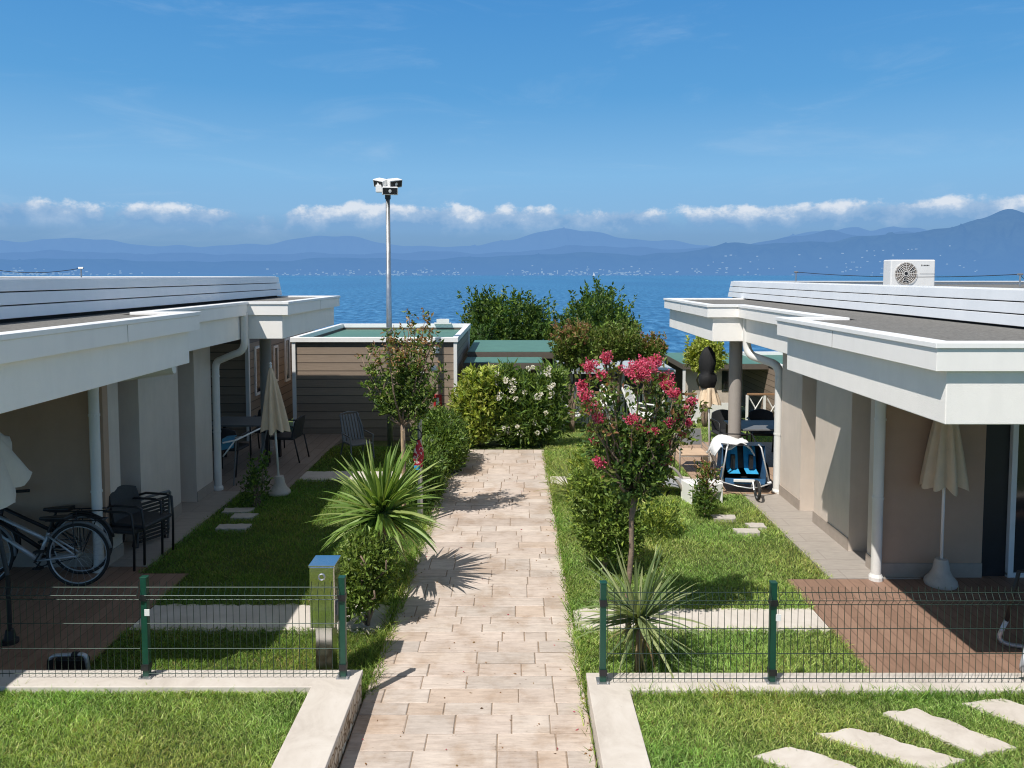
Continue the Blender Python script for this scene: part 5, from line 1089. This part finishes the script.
for k in range(34):
    px = random.choice([random.uniform(496, 520), random.uniform(498, 556), random.uniform(530, 556)]); py = random.choice([random.uniform(366, 400), random.uniform(372, 435)]); p = at(px, py, random.uniform(14.38, 14.62)); n = 26
    dd = unit(RG.normal(size=(n, 3))); P = np.array(p) + dd * .028 * random.uniform(.6, 1.9); V, F = leaf_arrays(P, unit(dd + RG.normal(size=(n, 3)) * .6), .036 * random.uniform(.7, 1.2), .034, .3)
    np_mesh('flower', V, F, palette(n, [(.82, .80, .76), (.8, .76, .74)], .05), 'petal', t)

# background trees
def tree(label, px, Y, ztop, zbase_crown, rx, cols, nclump, ln=.12, tipc=None, shoots=60, sl=.6, per=9, extra=(), name='background_tree', seedblobs=5):
    x = (px - 515) / 769 * Y; z0 = gz(Y) - .05; zc = (ztop + zbase_crown) / 2; rz = (ztop - zbase_crown) / 2; bl = [(x, Y, zc, rx * .75, rx * .7, rz * .9, 2)]
    for k in range(seedblobs): a = 2 * PI * k / seedblobs + random.random(); bl.append((x + math.cos(a) * rx * .55, Y + math.sin(a) * rx * .5, zc + random.uniform(-.4, .3) * rz, rx * random.uniform(.38, .55), rx * .45, rz * random.uniform(.5, .7), 1))
    t = thing(name, label, 'tree', (x, Y, z0))
    branches('trunk', t, (x, Y, z0), [(b[0], b[1], b[2]) for b in bl], .09 * min(1, rx), .015, wob=.04)
    foliage('foliage', t, bl, nclump, per, rx * .055, ln, ln * .5, cols, lo=.45, shoots=shoots, shoot_len=sl, tipcols=tipc, tipz=(zc + rz * .1, ztop) if tipc else None); return t
tree('left of the two large dark green trees in front of the lake', 510, 30, 2.5, -.8, 1.95, DG + MG[:2], 1500, .17, shoots=90, sl=.75)
tree('right of the two large dark green trees in front of the lake', 597, 30, 2.55, -.8, 1.8, DG + MG[:2], 1500, .17, shoots=90, sl=.85)
tree('olive green crape myrtle with reddish tips behind the white-flowered hedge', 573, 17.6, 2.15, .95, .48, OL + MG, 560, .085, RT, 40, .3)
tree('green bushy tree directly behind the pink flowers', 616, 19.2, 2.0, 1.1, .72, MG + OL, 700, .09, None, 50, .3)
tree('small tree with reddish top left of the porch roof', 650, 19.8, 1.7, .95, .45, OL + MG, 420, .085, RT, 24, .25)
tree('yellow-green young tree behind the black parasol cover', 707, 19.2, 1.72, .85, .52, YG, 520, .1, None, 24, .25)
tree('low dark tree at the left behind the green porch roofs', 478, 27, 1.5, -.6, .8, DG, 500, .14, None, 30, .4)

# small plants
plant('staked_plant', 'small bushy plant with reddish tips beside the white stool', 'plant', (2.6, 10.3, 0), [dict(name='foliage', blobs=[(2.6, 10.3, .36, .15, .15, .24, 1), (2.57, 10.25, .12, .1, .1, .12, .4)], nclump=85, per=7, sig=.04, ln=.07, wd=.028, cols=MG + DG[:2], lo=.3, tipcols=RT + [(.5, .32, .2)], tipz=(.35, .7), shoots=16, shoot_len=.2)], rnd_tips(None, 2.6, 10.3, .4, .15, .15, .2, 7), .01)
tag(MB().tube([(2.57, 10.25, -.02), (2.585, 10.25, .45)], .014, 8).build('garden_stake', 'stake'), 'short wooden stake at the small reddish-tipped plant', 'stake')
tag(MB().tube([(1.85, 10.9, -.02), (1.87, 10.9, .38)], .016, 8).build('garden_stake', 'stake'), 'short wooden stake in the lawn behind the pink flowering tree', 'stake')
plant('seedling', 'thin dark rose plant at the shaded left parasol base', 'plant', (-3.66, 10.75, 0), [dict(name='foliage', blobs=[(-3.66, 10.75, .3, .16, .16, .28, 1), (-3.85, 11.0, .16, .12, .12, .14, .4)], nclump=70, per=6, sig=.04, ln=.06, wd=.03, cols=DG + MG[:2], lo=.2, shoots=14, shoot_len=.25)], rnd_tips(None, -3.66, 10.75, .35, .12, .12, .25, 6), .008)
plant('spreading_herb', 'feathery green plant in the sunny lawn left of the lounger', 'plant', (1.75, 9.6, 0), [dict(name='foliage', blobs=[(1.75, 9.6, .12, .35, .3, .14, 1)], nclump=160, per=7, sig=.04, ln=.08, wd=.016, cols=YG[:2] + MG, lo=.2, shoots=40, shoot_len=.2)], None, .008, stems=False)

# white garden furniture behind the pink tree
wc = slat_chair('garden_chair', 'white plastic chair behind the oleander hedge, left one', (1.55, 18.6, gz(18.6)), R(20), 'white_pl')
dup(wc, (2.15, 18.9, gz(18.9)), R(-30), 'white plastic chair behind the pink flowering tree, middle one'); dup(wc, (3.1, 18.4, gz(18.4)), R(60), 'white plastic chair behind the pink flowering tree, nearest the cabin')
t = thing('cool_box', 'blue and white cool box on the veranda behind the pink flowers', 'cool box', (3.25, 20.1, -.72))
MB().box(-.16, .16, -.12, .12, 0.3, .58).build('body', 'cyan', None, bevel=.02).parent = t; MB().box(-.17, .17, -.13, .13, .582, .66).build('lid', 'white_pl', None, bevel=.02).parent = t
MB().box(-.2, .2, -.15, .15, 0, .298).build('stand', 'white_pl', None, bevel=.01).parent = t
